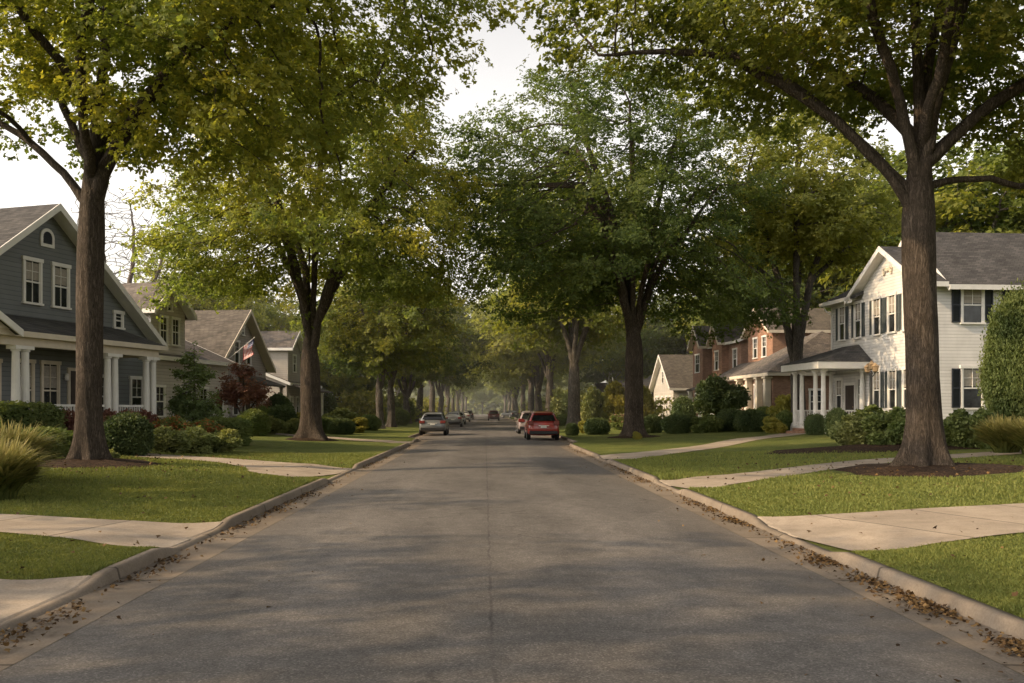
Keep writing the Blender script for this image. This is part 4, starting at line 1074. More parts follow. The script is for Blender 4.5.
# ------------------------------------------------------------------ houses
class House:
    def __init__(s, name, loc, ang, label, cat='house'):
        s.r = empty(name, loc, ang, label, cat)
    def part(s, mb, name, mat, bevel=0.0, parent=None):
        return mb.build(name, mat, parent or s.r, False, bevel)
    def gable_body(s, x0, x1, zE, xa, zA, y0, y1, mat, z0=-0.3, name='wall'):
        mb = MB(); mb.prism([(x0, z0), (x1, z0), (x1, zE), (xa, zA), (x0, zE)], y0, y1)
        return s.part(mb, name, mat)
    def box(s, x0, x1, y0, y1, z0, z1, mat, name='wall', bevel=0.0):
        mb = MB(); mb.box(x0, x1, y0, y1, z0, z1); return s.part(mb, name, mat, bevel)
    def gable_roof(s, x0, x1, zE, xa, zA, y0, y1, mat, oh=0.35, ohf=0.45, th=0.16, trim='white', back=0.3):
        """ridge runs into the house (along y)"""
        sl = (zA-zE)/(xa-x0); sr = (zA-zE)/(x1-xa); lift = 0.05
        ya, yb = y0-ohf, y1+back
        L = (x0-oh, zE-oh*sl+lift+th); R = (x1+oh, zE-oh*sr+lift+th); A = (xa, zA+lift+th)
        mb = MB()
        mb.prism([L, A, R, (R[0], R[1]-th), (A[0], A[1]-th*1.05), (L[0], L[1]-th)], ya, yb)
        roof = s.part(mb, 'roof', mat)
        t = MB()
        for (P, Q) in ((L, A), (A, R)):
            t.prism([(P[0], P[1]+0.012), (Q[0], Q[1]+0.012), (Q[0], Q[1]-0.26), (P[0], P[1]-0.26)], ya-0.05, ya-0.004)
            t.prism([(P[0], P[1]-th-0.004), (Q[0], Q[1]-th-0.004), (Q[0], Q[1]-th-0.05), (P[0], P[1]-th-0.05)], ya+0.0, y0-0.002)
        t.box(L[0]-0.06, L[0]-0.003, ya-0.02, yb, L[1]-0.22, L[1]+0.004)
        t.box(R[0]+0.003, R[0]+0.06, ya-0.02, yb, R[1]-0.22, R[1]+0.004)
        s.part(t, 'fascia', M[trim])
        return roof
    def cross_roof(s, x0, x1, y0, y1, zE, zA, mat, oh=0.4, th=0.16, ends=0.35, trim='white'):
        """ridge runs along the facade (along x)"""
        yc = (y0+y1)/2; k = (zA-zE)/(yc-y0)
        F_ = (y0-oh, zE-oh*k+0.05+th); B_ = (y1+oh, zE-oh*k+0.05+th); A_ = (yc, zA+0.05+th)
        mb = MB(); mb.prism_x([F_, A_, B_, (B_[0], B_[1]-th), (A_[0], A_[1]-th), (F_[0], F_[1]-th)], x0-ends, x1+ends)
        s.part(mb, 'roof', mat)
        t = MB(); t.box(x0-ends-0.02, x1+ends+0.02, F_[0]-0.06, F_[0]-0.003, F_[1]-0.22, F_[1]+0.004)
        for xe, d in ((x0-ends, -1), (x1+ends, 1)):
            for (P, Q) in ((F_, A_), (A_, B_)):
                a, b = sorted((xe+d*0.004, xe+d*0.05))
                t.prism_x([(P[0], P[1]+0.012), (Q[0], Q[1]+0.012), (Q[0], Q[1]-0.24), (P[0], P[1]-0.24)], a, b)
        s.part(t, 'fascia', M[trim])
    def hip_roof(s, x0, x1, y0, y1, zE, zR, inset, mat, th=0.2, trim='white', wall_back=False, oh=0.35):
        """hipped roof; wall_back: it leans on a wall at y1 instead of a back slope"""
        a = [(x0-oh, y0-oh, zE), (x1+oh, y0-oh, zE), (x1+oh, y1+(0 if wall_back else oh), zE), (x0-oh, y1+(0 if wall_back else oh), zE)]
        yr = y1 if wall_back else (y0+y1)/2
        r = [(x0+inset, yr, zR), (x1-inset, yr, zR)]
        mb = MB(); vs = a + r + [(p[0], p[1], p[2]-0.03) for p in a]
        mb.add(vs, [(0,1,5,4), (1,2,5), (2,3,4,5), (3,0,4), (9,8,7,6), (0,6,7,1), (1,7,8,2), (2,8,9,3), (3,9,6,0)])
        s.part(mb, 'roof', mat)
        t = MB(); z0, z1 = zE-th, zE-0.034
        t.box(a[0][0]+0.02, a[1][0]-0.02, a[0][1]+0.02, a[0][1]+0.10, z0, z1)
        t.box(a[0][0]+0.02, a[0][0]+0.10, a[0][1]+0.102, a[2][1]-0.002, z0, z1)
        t.box(a[1][0]-0.10, a[1][0]-0.02, a[0][1]+0.102, a[2][1]-0.002, z0, z1)
        t.box(a[0][0]+0.104, a[1][0]-0.104, a[0][1]+0.104, a[2][1]-0.004, z0+0.03, z0+0.06)
        s.part(t, 'fascia', M[trim])
    def frame_at(s, face, a, z, y=0.0):
        """matrix for something mounted on a wall. face: 'f' front at depth y; 'r' side at x=y facing +x; 'l' side facing -x"""
        if face == 'f': return Matrix.Translation((a, y, z))
        if face == 'r': return Matrix.Translation((y, a, z)) @ Matrix.Rotation(rad(90), 4, 'Z')
        return Matrix.Translation((y, a, z)) @ Matrix.Rotation(rad(-90), 4, 'Z')
    def window(s, a, z, w, h, face='f', y=0.0, trim='white', shutter=None, sw=0.32, grid=(2, 3), curtain=False, sill=True):
        """a: centre along the wall, z: bottom"""
        Mx = s.frame_at(face, a, z, y)
        fr = MB(); tw = 0.09
        fr.box(-w/2-tw, -w/2, -0.07, 0.02, 0, h); fr.box(w/2, w/2+tw, -0.07, 0.02, 0, h)
        fr.box(-w/2-tw-0.04, w/2+tw+0.04, -0.09, 0.02, h+0.001, h+0.14)
        fr.box(-w/2-tw-0.04, w/2+tw+0.04, -0.11, 0.02, -0.08, -0.001)
        fr.box(-w/2+0.002, w/2-0.002, -0.055, 0.01, h/2-0.03, h/2+0.03)
        fr.box(-w/2+0.002, -w/2+0.045, -0.05, 0.01, 0.002, h-0.002); fr.box(w/2-0.045, w/2-0.002, -0.05, 0.01, 0.002, h-0.002)
        for i in range(1, grid[0]):
            xx = -w/2 + w*i/grid[0]; fr.box(xx-0.011, xx+0.011, -0.042, 0.01, h/2+0.032, h-0.003)
            if grid[1] > 3: fr.box(xx-0.011, xx+0.011, -0.042, 0.01, 0.003, h/2-0.032)
        for j in (1,):
            zz = h/2 + 0.03 + (h/2-0.03)*0.5; fr.box(-w/2+0.046, w/2-0.046, -0.038, 0.01, zz-0.01, zz+0.01)
        fr.xform(Mx); win = fr.build('window', M[trim], s.r)
        p = MB(); p.add([(-w/2, -0.012, 0), (w/2, -0.012, 0), (w/2, -0.012, h), (-w/2, -0.012, h)], [(0,1,2,3)]); p.xform(Mx); p.build('pane', M['glass'], win)
        if curtain:
            c = MB()
            c.add([(-w/2+0.05, -0.016, h*0.55), (w/2-0.05, -0.016, h*0.55), (w/2-0.05, -0.016, h-0.05), (-w/2+0.05, -0.016, h-0.05)], [(0,1,2,3)])
            c.xform(Mx); c.build('blind', M['curtain'], win)
        if shutter:
            for d in (-1, 1):
                sh = MB(); cx = d*(w/2+tw+0.02+sw/2)
                sh.box(cx-sw/2, cx-sw/2+0.05, -0.055, 0.01, 0, h); sh.box(cx+sw/2-0.05, cx+sw/2, -0.055, 0.01, 0, h)
                for zz in (0.001, h/2-0.03, h-0.061): sh.box(cx-sw/2+0.051, cx+sw/2-0.051, -0.05, 0.01, zz, zz+0.06)
                n = int(h/0.07)
                for k in range(n):
                    z0 = 0.06+(h-0.12)*k/n; sh.add([(cx-sw/2+0.05, -0.02, z0), (cx+sw/2-0.05, -0.02, z0), (cx+sw/2-0.05, -0.042, z0+0.05), (cx-sw/2+0.05, -0.042, z0+0.05)], [(0,1,2,3)])
                sh.box(cx-sw/2+0.051, cx+sw/2-0.051, -0.015, 0.005, 0.062, h-0.062)
                sh.xform(Mx); sh.build('shutter', M[shutter], s.r)
        return win
    def door(s, a, z, w=0.95, h=2.1, face='f', y=0.0, mat='door', trim='white'):
        Mx = s.frame_at(face, a, z, y)
        d = MB(); d.box(-w/2, w/2, -0.04, 0.01, 0, h)
        for zz, hh in ((0.2, 0.7), (1.05, 0.85)):
            for xx in (-w/4, w/4): d.box(xx-w*0.17, xx+w*0.17, -0.055, -0.041, zz, zz+hh)
        d.box(-w/2-0.12, -w/2-0.001, -0.07, 0.01, 0, h+0.12); d.box(w/2+0.001, w/2+0.12, -0.07, 0.01, 0, h+0.12); d.box(-w/2, w/2, -0.07, 0.01, h+0.001, h+0.12)
        for i in range(8*0, 0): pass
        d.m = [0]*(6*5) + [1]*(len(d.f)-30)
        d.xform(Mx); o = d.build('door', [M[mat], M[trim]], s.r)
        k = MB(); k.lathe([(0.001, -0.03), (0.03, -0.015), (0.03, 0.015), (0.001, 0.03)], 8, (w/2-0.09, -0.08, 1.0)); k.xform(Mx); k.build('handle', M['brass'], o)
    def column(s, x, y, z0, z1, r=0.13, square=False, mat='white'):
        mb = MB()
        mb.box(x-r*1.45, x+r*1.45, y-r*1.45, y+r*1.45, z0, z0+0.14); mb.box(x-r*1.45, x+r*1.45, y-r*1.45, y+r*1.45, z1-0.12, z1)
        if square: mb.box(x-r, x+r, y-r, y+r, z0+0.141, z1-0.121)
        else: mb.lathe([(r*1.2, z0+0.141), (r*1.2, z0+0.19), (r, z0+0.2), (r*1.02, z0+(z1-z0)*0.4), (r*0.86, z1-0.2), (r*1.15, z1-0.18), (r*1.15, z1-0.121)], 14, (x, y, 0))
        return mb.build('column', M[mat], s.r)
    def gutter_pipe(s, pts, r=0.04, mat='white'):
        mb = MB(); mb.tube(pts, r, 8); mb.build('downpipe', M[mat], s.r)

def local_origin(P, u, t, v_off=0.0):
    return (P[0]+u[0]*t, P[1]+u[1]*t)
GB = 0.5   # garden level at the houses

# --- slate blue house, left front
u = Vector((0.29, 0.96)).normalized(); ang = math.atan2(u.y, u.x)
Q0 = Vector((-16.93, 31.5)) - u*3.75
H = House('house', (Q0.x, Q0.y, GB), ang, 'slate blue gabled house with white columned porch behind the left maple')
W_, zE, zA = 11.8, 4.15, 8.75
H.gable_body(0, W_, zE, W_/2, zA-0.1, 0, 11, M['sid_blue'])
H.gable_roof(0, W_, zE, W_/2, zA-0.1, 0, 11, M['sh_char'], oh=0.4, ohf=0.55)
for xc in (5.13, 6.53): H.window(xc, 5.12, 0.72, 1.5, curtain=True, grid=(2, 4))
H.window(9.75, 4.62, 0.42, 0.55, grid=(1, 1))
H.window(2.6, 4.95, 0.4, 0.6, grid=(1, 1))
# arched vent in the gable
v = MB(); n = 9
def arch(r, h, y, zc): return [(-r, y, zc-h), (r, y, zc-h)] + [(r*math.cos(math.pi*k/n), y, zc+r*math.sin(math.pi*k/n)) for k in range(n+1)]
A1 = arch(0.34, 0.36, -0.06, 7.62); A0 = arch(0.22, 0.24, -0.06, 7.62)
m_ = len(A1); v.add([(x+5.85, y, z) for x, y, z in A1]+[(x+5.85, y, z) for x, y, z in A0]+[(x+5.85, 0.01, z) for x, y, z in A1], [(i, (i+1) % m_, m_+(i+1) % m_, m_+i) for i in range(m_)]+[(i, 2*m_+i, 2*m_+(i+1) % m_, (i+1) % m_) for i in range(m_)])
vo = v.build('gable_vent', M['white'], H.r)
v = MB(); v.add([(x+5.85, -0.02, z) for x, y, z in A0], [tuple(range(m_))])
for k in range(5): v.box(5.85-0.19, 5.85+0.19, -0.045, -0.022, 7.42+k*0.085, 7.45+k*0.085)
v.build('louvre', M['shutter'], vo)
# porch
pe = 3.70
mb = MB(); mb.slab([(-0.4, -2.15, pe+0.12), (10.05, -2.15, pe+0.12), (9.6, -0.0, 4.58), (-0.0, 0.0, 4.58)], 0.12); H.part(mb, 'porch_roof', M['sh_char'])
mb = MB(); mb.box(-0.38, 10.03, -2.24, -2.155, pe-0.08, pe+0.10); mb.box(-0.2, 9.8, -1.95, -1.66, pe-0.36, pe-0.09); mb.box(9.52, 9.8, -1.655, -0.003, pe-0.36, pe-0.09); mb.box(-0.36, 10.0, -2.15, -0.003, pe-0.085, pe-0.05)
mb.box(9.96, 10.03, -2.15, -0.01, pe-0.048, pe+0.12)
H.part(mb, 'porch_beam', M['cream'])
for xc in (0.3, 2.55, 2.95, 6.95, 7.35, 9.2, 9.62): H.column(xc, -1.80, 0.55, pe-0.361, 0.14, mat='white')
H.box(-0.2, 9.85, -2.0, -0.003, -0.2, 0.55, M['stone'], 'porch_floor')
rl = MB()
for x0, x1 in ((3.15, 6.75), (7.55, 9.0)):
    rl.box(x0, x1, -1.84, -1.76, 1.32, 1.40); rl.box(x0, x1, -1.83, -1.77, 0.68, 0.74)
    k = x0+0.1
    while k < x1-0.05: rl.box(k-0.02, k+0.02, -1.82, -1.78, 0.741, 1.319); k += 0.14
H.part(rl, 'railing', M['white'])
mb = MB(); mb.prism([(-1.0, pe+0.1), (0.4, pe+0.85), (1.8, pe+0.1)], -2.3, -0.6); H.part(mb, 'porch_gable', M['cream'])
mb = MB(); mb.prism([(-1.3, pe+0.08), (0.4, pe+1.02), (2.1, pe+0.08), (2.1, pe-0.06), (0.4, pe+0.87), (-1.3, pe-0.06)], -2.5, -0.4); H.part(mb, 'porch_roof', M['sh_char'])
mb = MB()
for (P, Q) in (((-1.3, pe+0.1), (0.4, pe+1.04)), ((0.4, pe+1.04), (2.1, pe+0.1))): mb.prism([P, Q, (Q[0], Q[1]-0.24), (P[0], P[1]-0.24)], -2.56, -2.504)
H.part(mb, 'fascia', M['white'])
for xc in (4.75, 6.0): H.window(xc, 0.95, 0.75, 1.95, trim='cream', grid=(2, 4), curtain=True)
H.door(7.5, 0.56, 1.0, 2.15, trim='cream')
H.window(9.0, 1.0, 0.7, 1.5); H.window(10.9, 1.0, 0.7, 1.5)
H.window(3.2, 0.95, 0.8, 1.9, trim='cream', grid=(2, 4))
H.gutter_pipe([(11.75, -0.06, 4.0), (11.75, -0.06, 0.1)])
H.box(3.8, 5.9, -3.1, -2.01, -0.3, 0.22, M['stone'], 'step'); H.box(3.8, 5.9, -2.5, -2.011, 0.221, 0.42, M['stone'], 'step')
lamp = MB(); lamp.lathe([(0.03, 0.15), (0.08, 0.1), (0.08, -0.1), (0.03, -0.14)], 8, (6.75, -0.12, 2.45)); lamp.box(6.73, 6.77, -0.1, 0.0, 2.42, 2.46); H.part(lamp, 'porch_lamp', M['white'])
# side window facing the street view
H.window(5, 1.2, 0.9, 1.5, 'l', 0.0)

# --- cream house with a narrow upper gable
def gable_tower_house(P, u, label, wu, zEu, zAu, wlow, zlow, mat, roofmat, depth_u=7.5, xoff=0.4, lower_front=0.0, windows=True, porch=False):
    ang = math.atan2(u[1], u[0])
    H = House('house', (P[0], P[1], GB), ang, label)
    H.gable_body(xoff, xoff+wu, zEu, xoff+wu/2, zAu-0.08, 0, depth_u, mat, z0=zlow-0.2)
    H.gable_roof(xoff, xoff+wu, zEu, xoff+wu/2, zAu-0.08, 0, depth_u, roofmat, oh=0.35, ohf=0.5)
    H.box(0, wlow, lower_front, depth_u+1.5, -0.3, zlow, mat)
    H.cross_roof(0, wlow, lower_front, depth_u+1.5, zlow, zlow+1.9, roofmat, trim='white')
    return H
H = gable_tower_house((-17.45, 46.3), Vector((0.22, 0.975)).normalized(), 'cream sided house with narrow upper gable and brown roof behind the slate blue house', 3.3, 6.5, 7.95, 8.5, 4.0, M['sid_cream'], M['sh_brown'], lower_front=0.0)
H.window(1.55, 4.75, 0.62, 1.35, grid=(2, 4)); H.window(2.7, 4.75, 0.62, 1.35, grid=(2, 4))
H.window(2.1, 6.55, 0.35, 0.4, grid=(1, 1))
for xc in (1.2, 3.4, 5.6, 7.4): H.window(xc, 0.9, 0.8, 1.5)
H.gutter_pipe([(0.34, -0.05, 6.0), (0.34, -0.05, 4.4)])
H.window(2.5, 0.9, 0.8, 1.4, 'l', 0.0)
# --- flag house: wide street gable under a big grey brown roof
u = Vector((0.10, 0.995)).normalized()
H = House('house', (-17.2, 57.4, GB), math.atan2(u.y, u.x), 'brown sided house under a big grey brown roof, with a flag on its front')
H.gable_body(0, 9.4, 4.3, 4.7, 7.9, 0, 13, M['sid_grey'])
H.gable_roof(0, 9.4, 4.3, 4.7, 7.9, 0, 13, M['sh_grey'], oh=0.4, ohf=0.6, trim='cream')
for xc in (3.6, 5.8): H.window(xc, 4.4, 0.75, 1.4)
H.window(4.7, 6.4, 0.4, 0.5, grid=(1, 1))
for xc in (1.4, 3.4, 7.6): H.window(xc, 0.9, 0.9, 1.5)
H.door(5.6, 0.3)
H.box(4.4, 6.9, -1.6, -0.004, -0.2, 0.29, M['stone'], 'porch_floor')
mb = MB(); mb.slab([(3.9, -1.9, 2.95), (8.2, -1.9, 2.95), (8.2, 0.0, 3.6), (3.9, 0.0, 3.6)], 0.12); H.part(mb, 'porch_roof', M['sh_grey'])
for xc in (4.2, 7.9): H.column(xc, -1.7, 0.0, 2.88, 0.1, True, 'cream')
mb = MB(); mb.lathe([(0.22, 0), (0.22, 0.55), (0.26, 0.56), (0.26, 0.62)], 10, (2.1, 5.4, 6.2)); H.part(mb, 'roof_vent', M['iron'])
mb = MB(); mb.box(2.2, 2.9, 8.2, 9.0, 5.4, 8.9); mb.box(2.13, 2.97, 8.13, 9.07, 8.901, 9.05); H.part(mb, 'chimney', M['brick_dark'])
# --- tan house
H = gable_tower_house((-17.1, 77.6), Vector((0.06, 0.998)), 'tan sided house with a small street gable and white porch, left of the broad maple', 4.0, 6.6, 8.1, 10.5, 3.5, M['sid_tan'], M['sh_brown'], depth_u=8, lower_front=0.0)
H.window(2.4, 4.6, 0.8, 1.4)
H.window(4.0, 1.0, 0.9, 1.4, 'l', 0.0)
mb = MB(); mb.slab([(0.2, -2.2, 2.9), (8.0, -2.2, 2.9), (8.0, -0.42, 3.45), (0.2, -0.42, 3.45)], 0.14); H.part(mb, 'porch_roof', M['sh_brown'])
for xc in (0.5, 2.4, 4.3, 6.2, 7.8): H.column(xc, -2.0, 0.0, 2.75, 0.13, True)
for xc in (1.4, 3.4, 6.6): H.window(xc, 0.8, 0.8, 1.5)
H.door(5.0, 0.1)
# --- low far house on the left
u = Vector((0.03, 1.0)).normalized()
H = House('house', (-16.4, 94, GB), math.atan2(u.y, u.x), 'low brown house with grey roof partly hidden right of the broad maple trunk')
H.box(0, 11, 0, 8, -0.3, 2.7, M['sid_grey']); 
mb = MB(); mb.prism_x([(0, 2.7), (4, 5.0), (8, 2.7)], 0.01, 10.99); H.part(mb, 'wall', M['sid_grey'])
H.cross_roof(0, 11, 0, 8, 2.7, 5.0, M['sh_grey'])
for xc in (2, 5, 8.5): H.window(xc, 0.9, 1.0, 1.3)
H.door(6.7, 0.05)
H = House('house', (-18.5, 130, GB), math.atan2(1, 0.03), 'pale far house glimpsed between the left street trees')
H.gable_body(0, 10, 3.2, 5, 6.6, 0, 9, M['sid_cream']); H.gable_roof(0, 10, 3.2, 5, 6.6, 0, 9, M['sh_grey'])
for xc in (2, 5, 8): H.window(xc, 0.9, 1.0, 1.4)

# --- white house on the right
ur = Vector((0.08, -0.997)).normalized(); angr = math.atan2(ur.y, ur.x)
H = House('house', (19.27, 50.07, GB), angr, 'white two storey house with dark shutters and hipped porch behind the largest maple')
LW = 9.1; zE = 7.05
# front gable part and main block behind it
H.gable_body(2.9, LW, zE, 6.0, 9.0, 0, 1.0, M['sid_white'])
H.gable_body(2.9+0.003, LW-0.003, zE, 6.0, 9.75, 0.99, 14, M['sid_white'], z0=-0.29)
H.gable_roof(2.9, LW, zE, 6.0, 9.0, 0, 1.0, M['sh_char'], oh=0.42, ohf=0.45, back=-0.1)
H.gable_roof(2.9, LW, zE, 6.0, 9.75, 1.0, 14, M['sh_char'], oh=0.45, ohf=0.05)
H.box(0, 2.897, 0.004, 8, -0.3, zE, M['sid_white'])
mb = MB(); mb.slab([(-0.4, -0.42, zE+0.1), (3.6, -0.42, zE+0.1), (3.6, 3.4, zE+1.95), (-0.4, 3.4, zE+1.95)], 0.14); mb.slab([(-0.4, 7.2, zE+0.1), (-0.4, 3.402, zE+1.95), (3.6, 3.402, zE+1.95), (3.6, 7.2, zE+0.1)], 0.14); H.part(mb, 'roof', M['sh_char'])
mb = MB(); mb.box(-0.42, 3.0, -0.5, -0.424, zE-0.1, zE+0.09); mb.box(-0.42, 3.0, -0.42, -0.001, zE-0.1, zE-0.045); mb.box(-0.46, -0.404, -0.5, 3.4, zE-0.1, zE+0.09)
mb.box(2.42, 3.2, -0.46, -0.422, zE-0.25, zE-0.101)
H.part(mb, 'fascia', M['white'])
mb = MB(); mb.prism_x([(0.01, zE), (3.4, zE+1.75), (7.2, zE)], 0.0, 2.89); H.part(mb, 'wall', M['sid_white'])
for xc in (1.3, 3.05, 4.95, 6.4, 7.75): H.window(xc, 5.0, 0.62, 1.75, shutter='shutter_grey', sw=0.26, curtain=True)
for xc in (4.95, 6.45, 7.75): H.window(xc, 1.3, 0.62, 1.8, shutter='shutter_grey', sw=0.26, curtain=True)
for yc in (2.3, 4.75, 8.2, 11): H.window(yc, 5.2, 0.95, 1.6, 'r', LW, shutter='shutter', sw=0.4, curtain=True)
for yc in (2.3, 6.3, 10.2): H.window(yc, 1.3, 0.95, 1.8, 'r', LW, shutter='shutter', sw=0.4, curtain=True)
# corner boards
mb = MB(); mb.box(LW-0.10, LW+0.02, -0.02, 0.0, -0.2, zE-0.1); mb.box(LW+0.001, LW+0.02, 0.001, 0.11, -0.2, zE-0.1); mb.box(-0.02, 0.10, -0.02, 0.002, -0.2, zE-0.1); H.part(mb, 'corner_board', M['white'])
H.gutter_pipe([(-0.1, -0.45, zE-0.02), (-0.05, -0.3, zE-0.35), (0.2, -0.06, zE-0.6), (0.2, -0.06, 4.6)])
# carved scroll ornament in the gable
mb = MB()
for d in (-1, 1):
    pts = [(6.0+d*(0.08+0.30*t), -0.05, 8.02+0.16*math.sin(t*5.5)) for t in np.linspace(0, 1, 10)]; mb.tube(pts, [0.05]*10, 6)
    mb.tube([(6.0+d*0.30+0.12*math.cos(a), -0.05, 8.06+0.12*math.sin(a)) for a in np.linspace(0, 6.2, 12)], 0.035, 6)
mb.lathe([(0.01, -0.12), (0.09, -0.05), (0.09, 0.05), (0.01, 0.12)], 8, (6.0, -0.04, 8.06)); H.part(mb, 'gable_ornament', M['cream'])
# hipped porch
px0, px1 = 0.3, 4.1
H.hip_roof(px0, px1, -2.45, 0.0, 3.68, 4.62, 1.0, M['sh_char'], th=0.38, wall_back=True, oh=0.42)
for xc, yc in ((0.5, -2.3), (1.35, -2.3), (3.0, -2.3), (3.9, -2.3), (3.9, -0.25), (0.5, -0.25)): H.column(xc, yc, 0.35, 3.30, 0.12)
H.box(px0, px1, -2.5, -0.005, -0.2, 0.35, M['white'], 'porch_floor')
rl = MB()
def rail(x0, y0, x1, y1):
    n = int(math.hypot(x1-x0, y1-y0)/0.13)
    dx, dy = (x1-x0), (y1-y0)
    if abs(dx) > abs(dy): rl.box(min(x0, x1), max(x0, x1), y0-0.035, y0+0.035, 1.13, 1.2); rl.box(min(x0, x1), max(x0, x1), y0-0.03, y0+0.03, 0.5, 0.56)
    else: rl.box(x0-0.035, x0+0.035, min(y0, y1), max(y0, y1), 1.13, 1.2); rl.box(x0-0.03, x0+0.03, min(y0, y1), max(y0, y1), 0.5, 0.56)
    for k in range(1, n):
        xx, yy = x0+dx*k/n, y0+dy*k/n; rl.box(xx-0.018, xx+0.018, yy-0.018, yy+0.018, 0.561, 1.129)
rail(0.65, -2.3, 1.2, -2.3); rail(3.15, -2.3, 3.75, -2.3); rail(3.9, -2.15, 3.9, -0.4); rail(0.5, -2.15, 0.5, -0.4)
H.part(rl, 'railing', M['white'])
H.door(2.2, 0.36, 1.0, 2.15); H.window(0.95, 1.2, 0.6, 1.6, curtain=True); H.window(3.35, 1.2, 0.6, 1.6)
for k in range(3): H.box(1.4-0.05*k, 2.95+0.05*k, -2.85-0.33*k, -2.505-0.33*k if k else -2.505, -0.3, 0.22-0.13*k, M['brick_dark'], 'step')
# lamp post by the front windows
lp = empty('lamp_post', (18.55, 43.2, GB), angr, 'tall dark lamp post with a cluster of brass lanterns before the white house windows', 'lamp post')
mb = MB(); mb.lathe([(0.12, 0), (0.12, 0.25), (0.06, 0.35), (0.045, 2.9), (0.07, 2.95), (0.03, 3.1)], 10); mb.build('pole', M['iron'], lp)
mb = MB()
for d in (-1, 1): mb.tube([(0, 0, 2.75), (d*0.2, 0, 2.85), (d*0.34, 0, 3.0)], 0.025, 6)
mb.build('arm', M['iron'], lp)
for d, zz in ((-0.36, 3.0), (0.36, 3.0), (0, 3.12)):
    mb = MB(); mb.lathe([(0.05, 0), (0.13, 0.05), (0.16, 0.24), (0.19, 0.27), (0.06, 0.40), (0.02, 0.46)], 8, (d, 0, zz)); mb.build('lantern', M['brass'], lp)

# --- brick house with a low front wing
ub = Vector((0.05, -1.0)).normalized()
H = House('house', (18.4, 75.5, GB+0.1), math.atan2(ub.y, ub.x), 'orange brick house with low hipped wing and upper storey, left of the white house')
# local x 15.5 is the near corner
H.box(8.7, 15.5, 0, 9, -0.3, 3.5, M['brick'])
H.hip_roof(8.7, 15.5, 0, 9, 3.62, 6.6, 2.6, M['sh_brown'], th=0.25, trim='cream', oh=0.55)
for xc in (9.6, 11.6, 13.6, 15.2): H.column(xc, -0.25, -0.2, 3.34, 0.2, True, 'cream')
for xc in (10.6, 12.6, 14.45): H.window(xc, 0.7, 0.85, 2.1, trim='white', curtain=True)
H.window(3.0, 0.9, 0.9, 1.5, 'r', 15.5); H.window(6.2, 0.9, 0.9, 1.5, 'r', 15.5)
H.gable_body(1.5, 7.0, 7.2, 4.25, 9.0, 3.2, 12, M['brick_dark'])
H.gable_roof(1.5, 7.0, 7.2, 4.25, 9.0, 3.2, 12, M['sh_grey'], trim='cream')
H.box(0, 8.69, 1.0, 10, -0.3, 3.4, M['brick'])
mb = MB(); mb.slab([(-0.4, 0.4, 3.5), (8.4, 0.4, 3.5), (8.4, 3.19, 5.0), (-0.4, 3.19, 5.0)], 0.15); H.part(mb, 'roof', M['sh_brown'])
for xc in (3.3, 5.3): H.window(xc, 5.3, 0.8, 1.5, y=3.2)
H.window(5.5, 5.3, 0.8, 1.3, 'r', 7.0); 
for xc in (2, 4.5, 7): H.window(xc, 0.9, 0.8, 1.6, y=1.0)
mb = MB(); mb.box(13.6, 14.3, 5.5, 6.3, 4.5, 7.6); mb.box(13.54, 14.36, 5.44, 6.36, 7.601, 7.75); H.part(mb, 'chimney', M['brick_dark'])
# --- two storey brick house
H = House('house', (21.0, 88.5, GB+0.1), math.atan2(ub.y, ub.x), 'tall two storey brick house with twin street gables behind the dark dome tree')
H.box(0, 12.5, 0, 10, -0.3, 7.0, M['brick'])
mb = MB(); mb.prism_x([(0.003, 7.0), (5, 9.4), (9.997, 7.0)], 0.01, 12.49); H.part(mb, 'wall', M['brick'])
H.cross_roof(0, 12.5, 0, 10, 7.0, 9.4, M['sh_grey'], trim='white')
H.gable_body(1.2, 4.4, 7.2, 2.8, 8.9, -0.9, 4, M['brick']); H.gable_roof(1.2, 4.4, 7.2, 2.8, 8.9, -0.9, 4, M['sh_brown'], trim='cream')
H.gable_body(6.4, 9.2, 7.2, 7.8, 8.7, -0.6, 4, M['brick_dark']); H.gable_roof(6.4, 9.2, 7.2, 7.8, 8.7, -0.6, 4, M['sh_brown'], trim='cream')
H.window(2.8, 4.7, 1.3, 1.6, y=-0.9); H.window(7.8, 4.7, 0.9, 1.6, y=-0.6); H.window(11, 4.7, 0.9, 1.6)
for xc in (5.3, 11): H.window(xc, 1.0, 0.9, 1.6)
H.window(2.8, 1.0, 1.3, 1.6, y=-0.9)
H.window(3.2, 4.6, 0.9, 1.4, 'r', 12.5); H.window(7, 4.6, 0.9, 1.4, 'r', 12.5); H.window(3.2, 1.0, 0.9, 1.4, 'r', 12.5)
mb = MB(); mb.slab([(5.0, -2.6, 3.0), (12.4, -2.6, 3.0), (12.4, 0, 3.8), (5.0, 0, 3.8)], 0.15); H.part(mb, 'porch_roof', M['sh_brown'])
for xc in (5.3, 8.6, 12.1): H.column(xc, -2.35, -0.1, 2.84, 0.14, True, 'white')
H.door(9.4, 0.2)
# --- white cottage
uc = Vector((0.03, -1.0)).normalized()
H = House('house', (19.5, 104, GB), math.atan2(uc.y, uc.x), 'small white cottage with street gable and grey roof right of the huge dark trunk')
H.gable_body(0, 9.5, 3.6, 4.75, 7.1, 0, 10, M['sid_pale'])
H.gable_roof(0, 9.5, 3.6, 4.75, 7.1, 0, 10, M['sh_grey'], oh=0.45, ohf=0.5)
for xc in (1.3, 2.7, 4.6, 6.6, 8.2): H.window(xc, 0.8, 0.75, 1.8, shutter=None)
H.window(4.75, 4.2, 0.9, 1.2)
H.window(2.6, 1.0, 1.0, 1.5, 'r', 9.5); H.window(6.5, 1.0, 1.0, 1.5, 'r', 9.5)
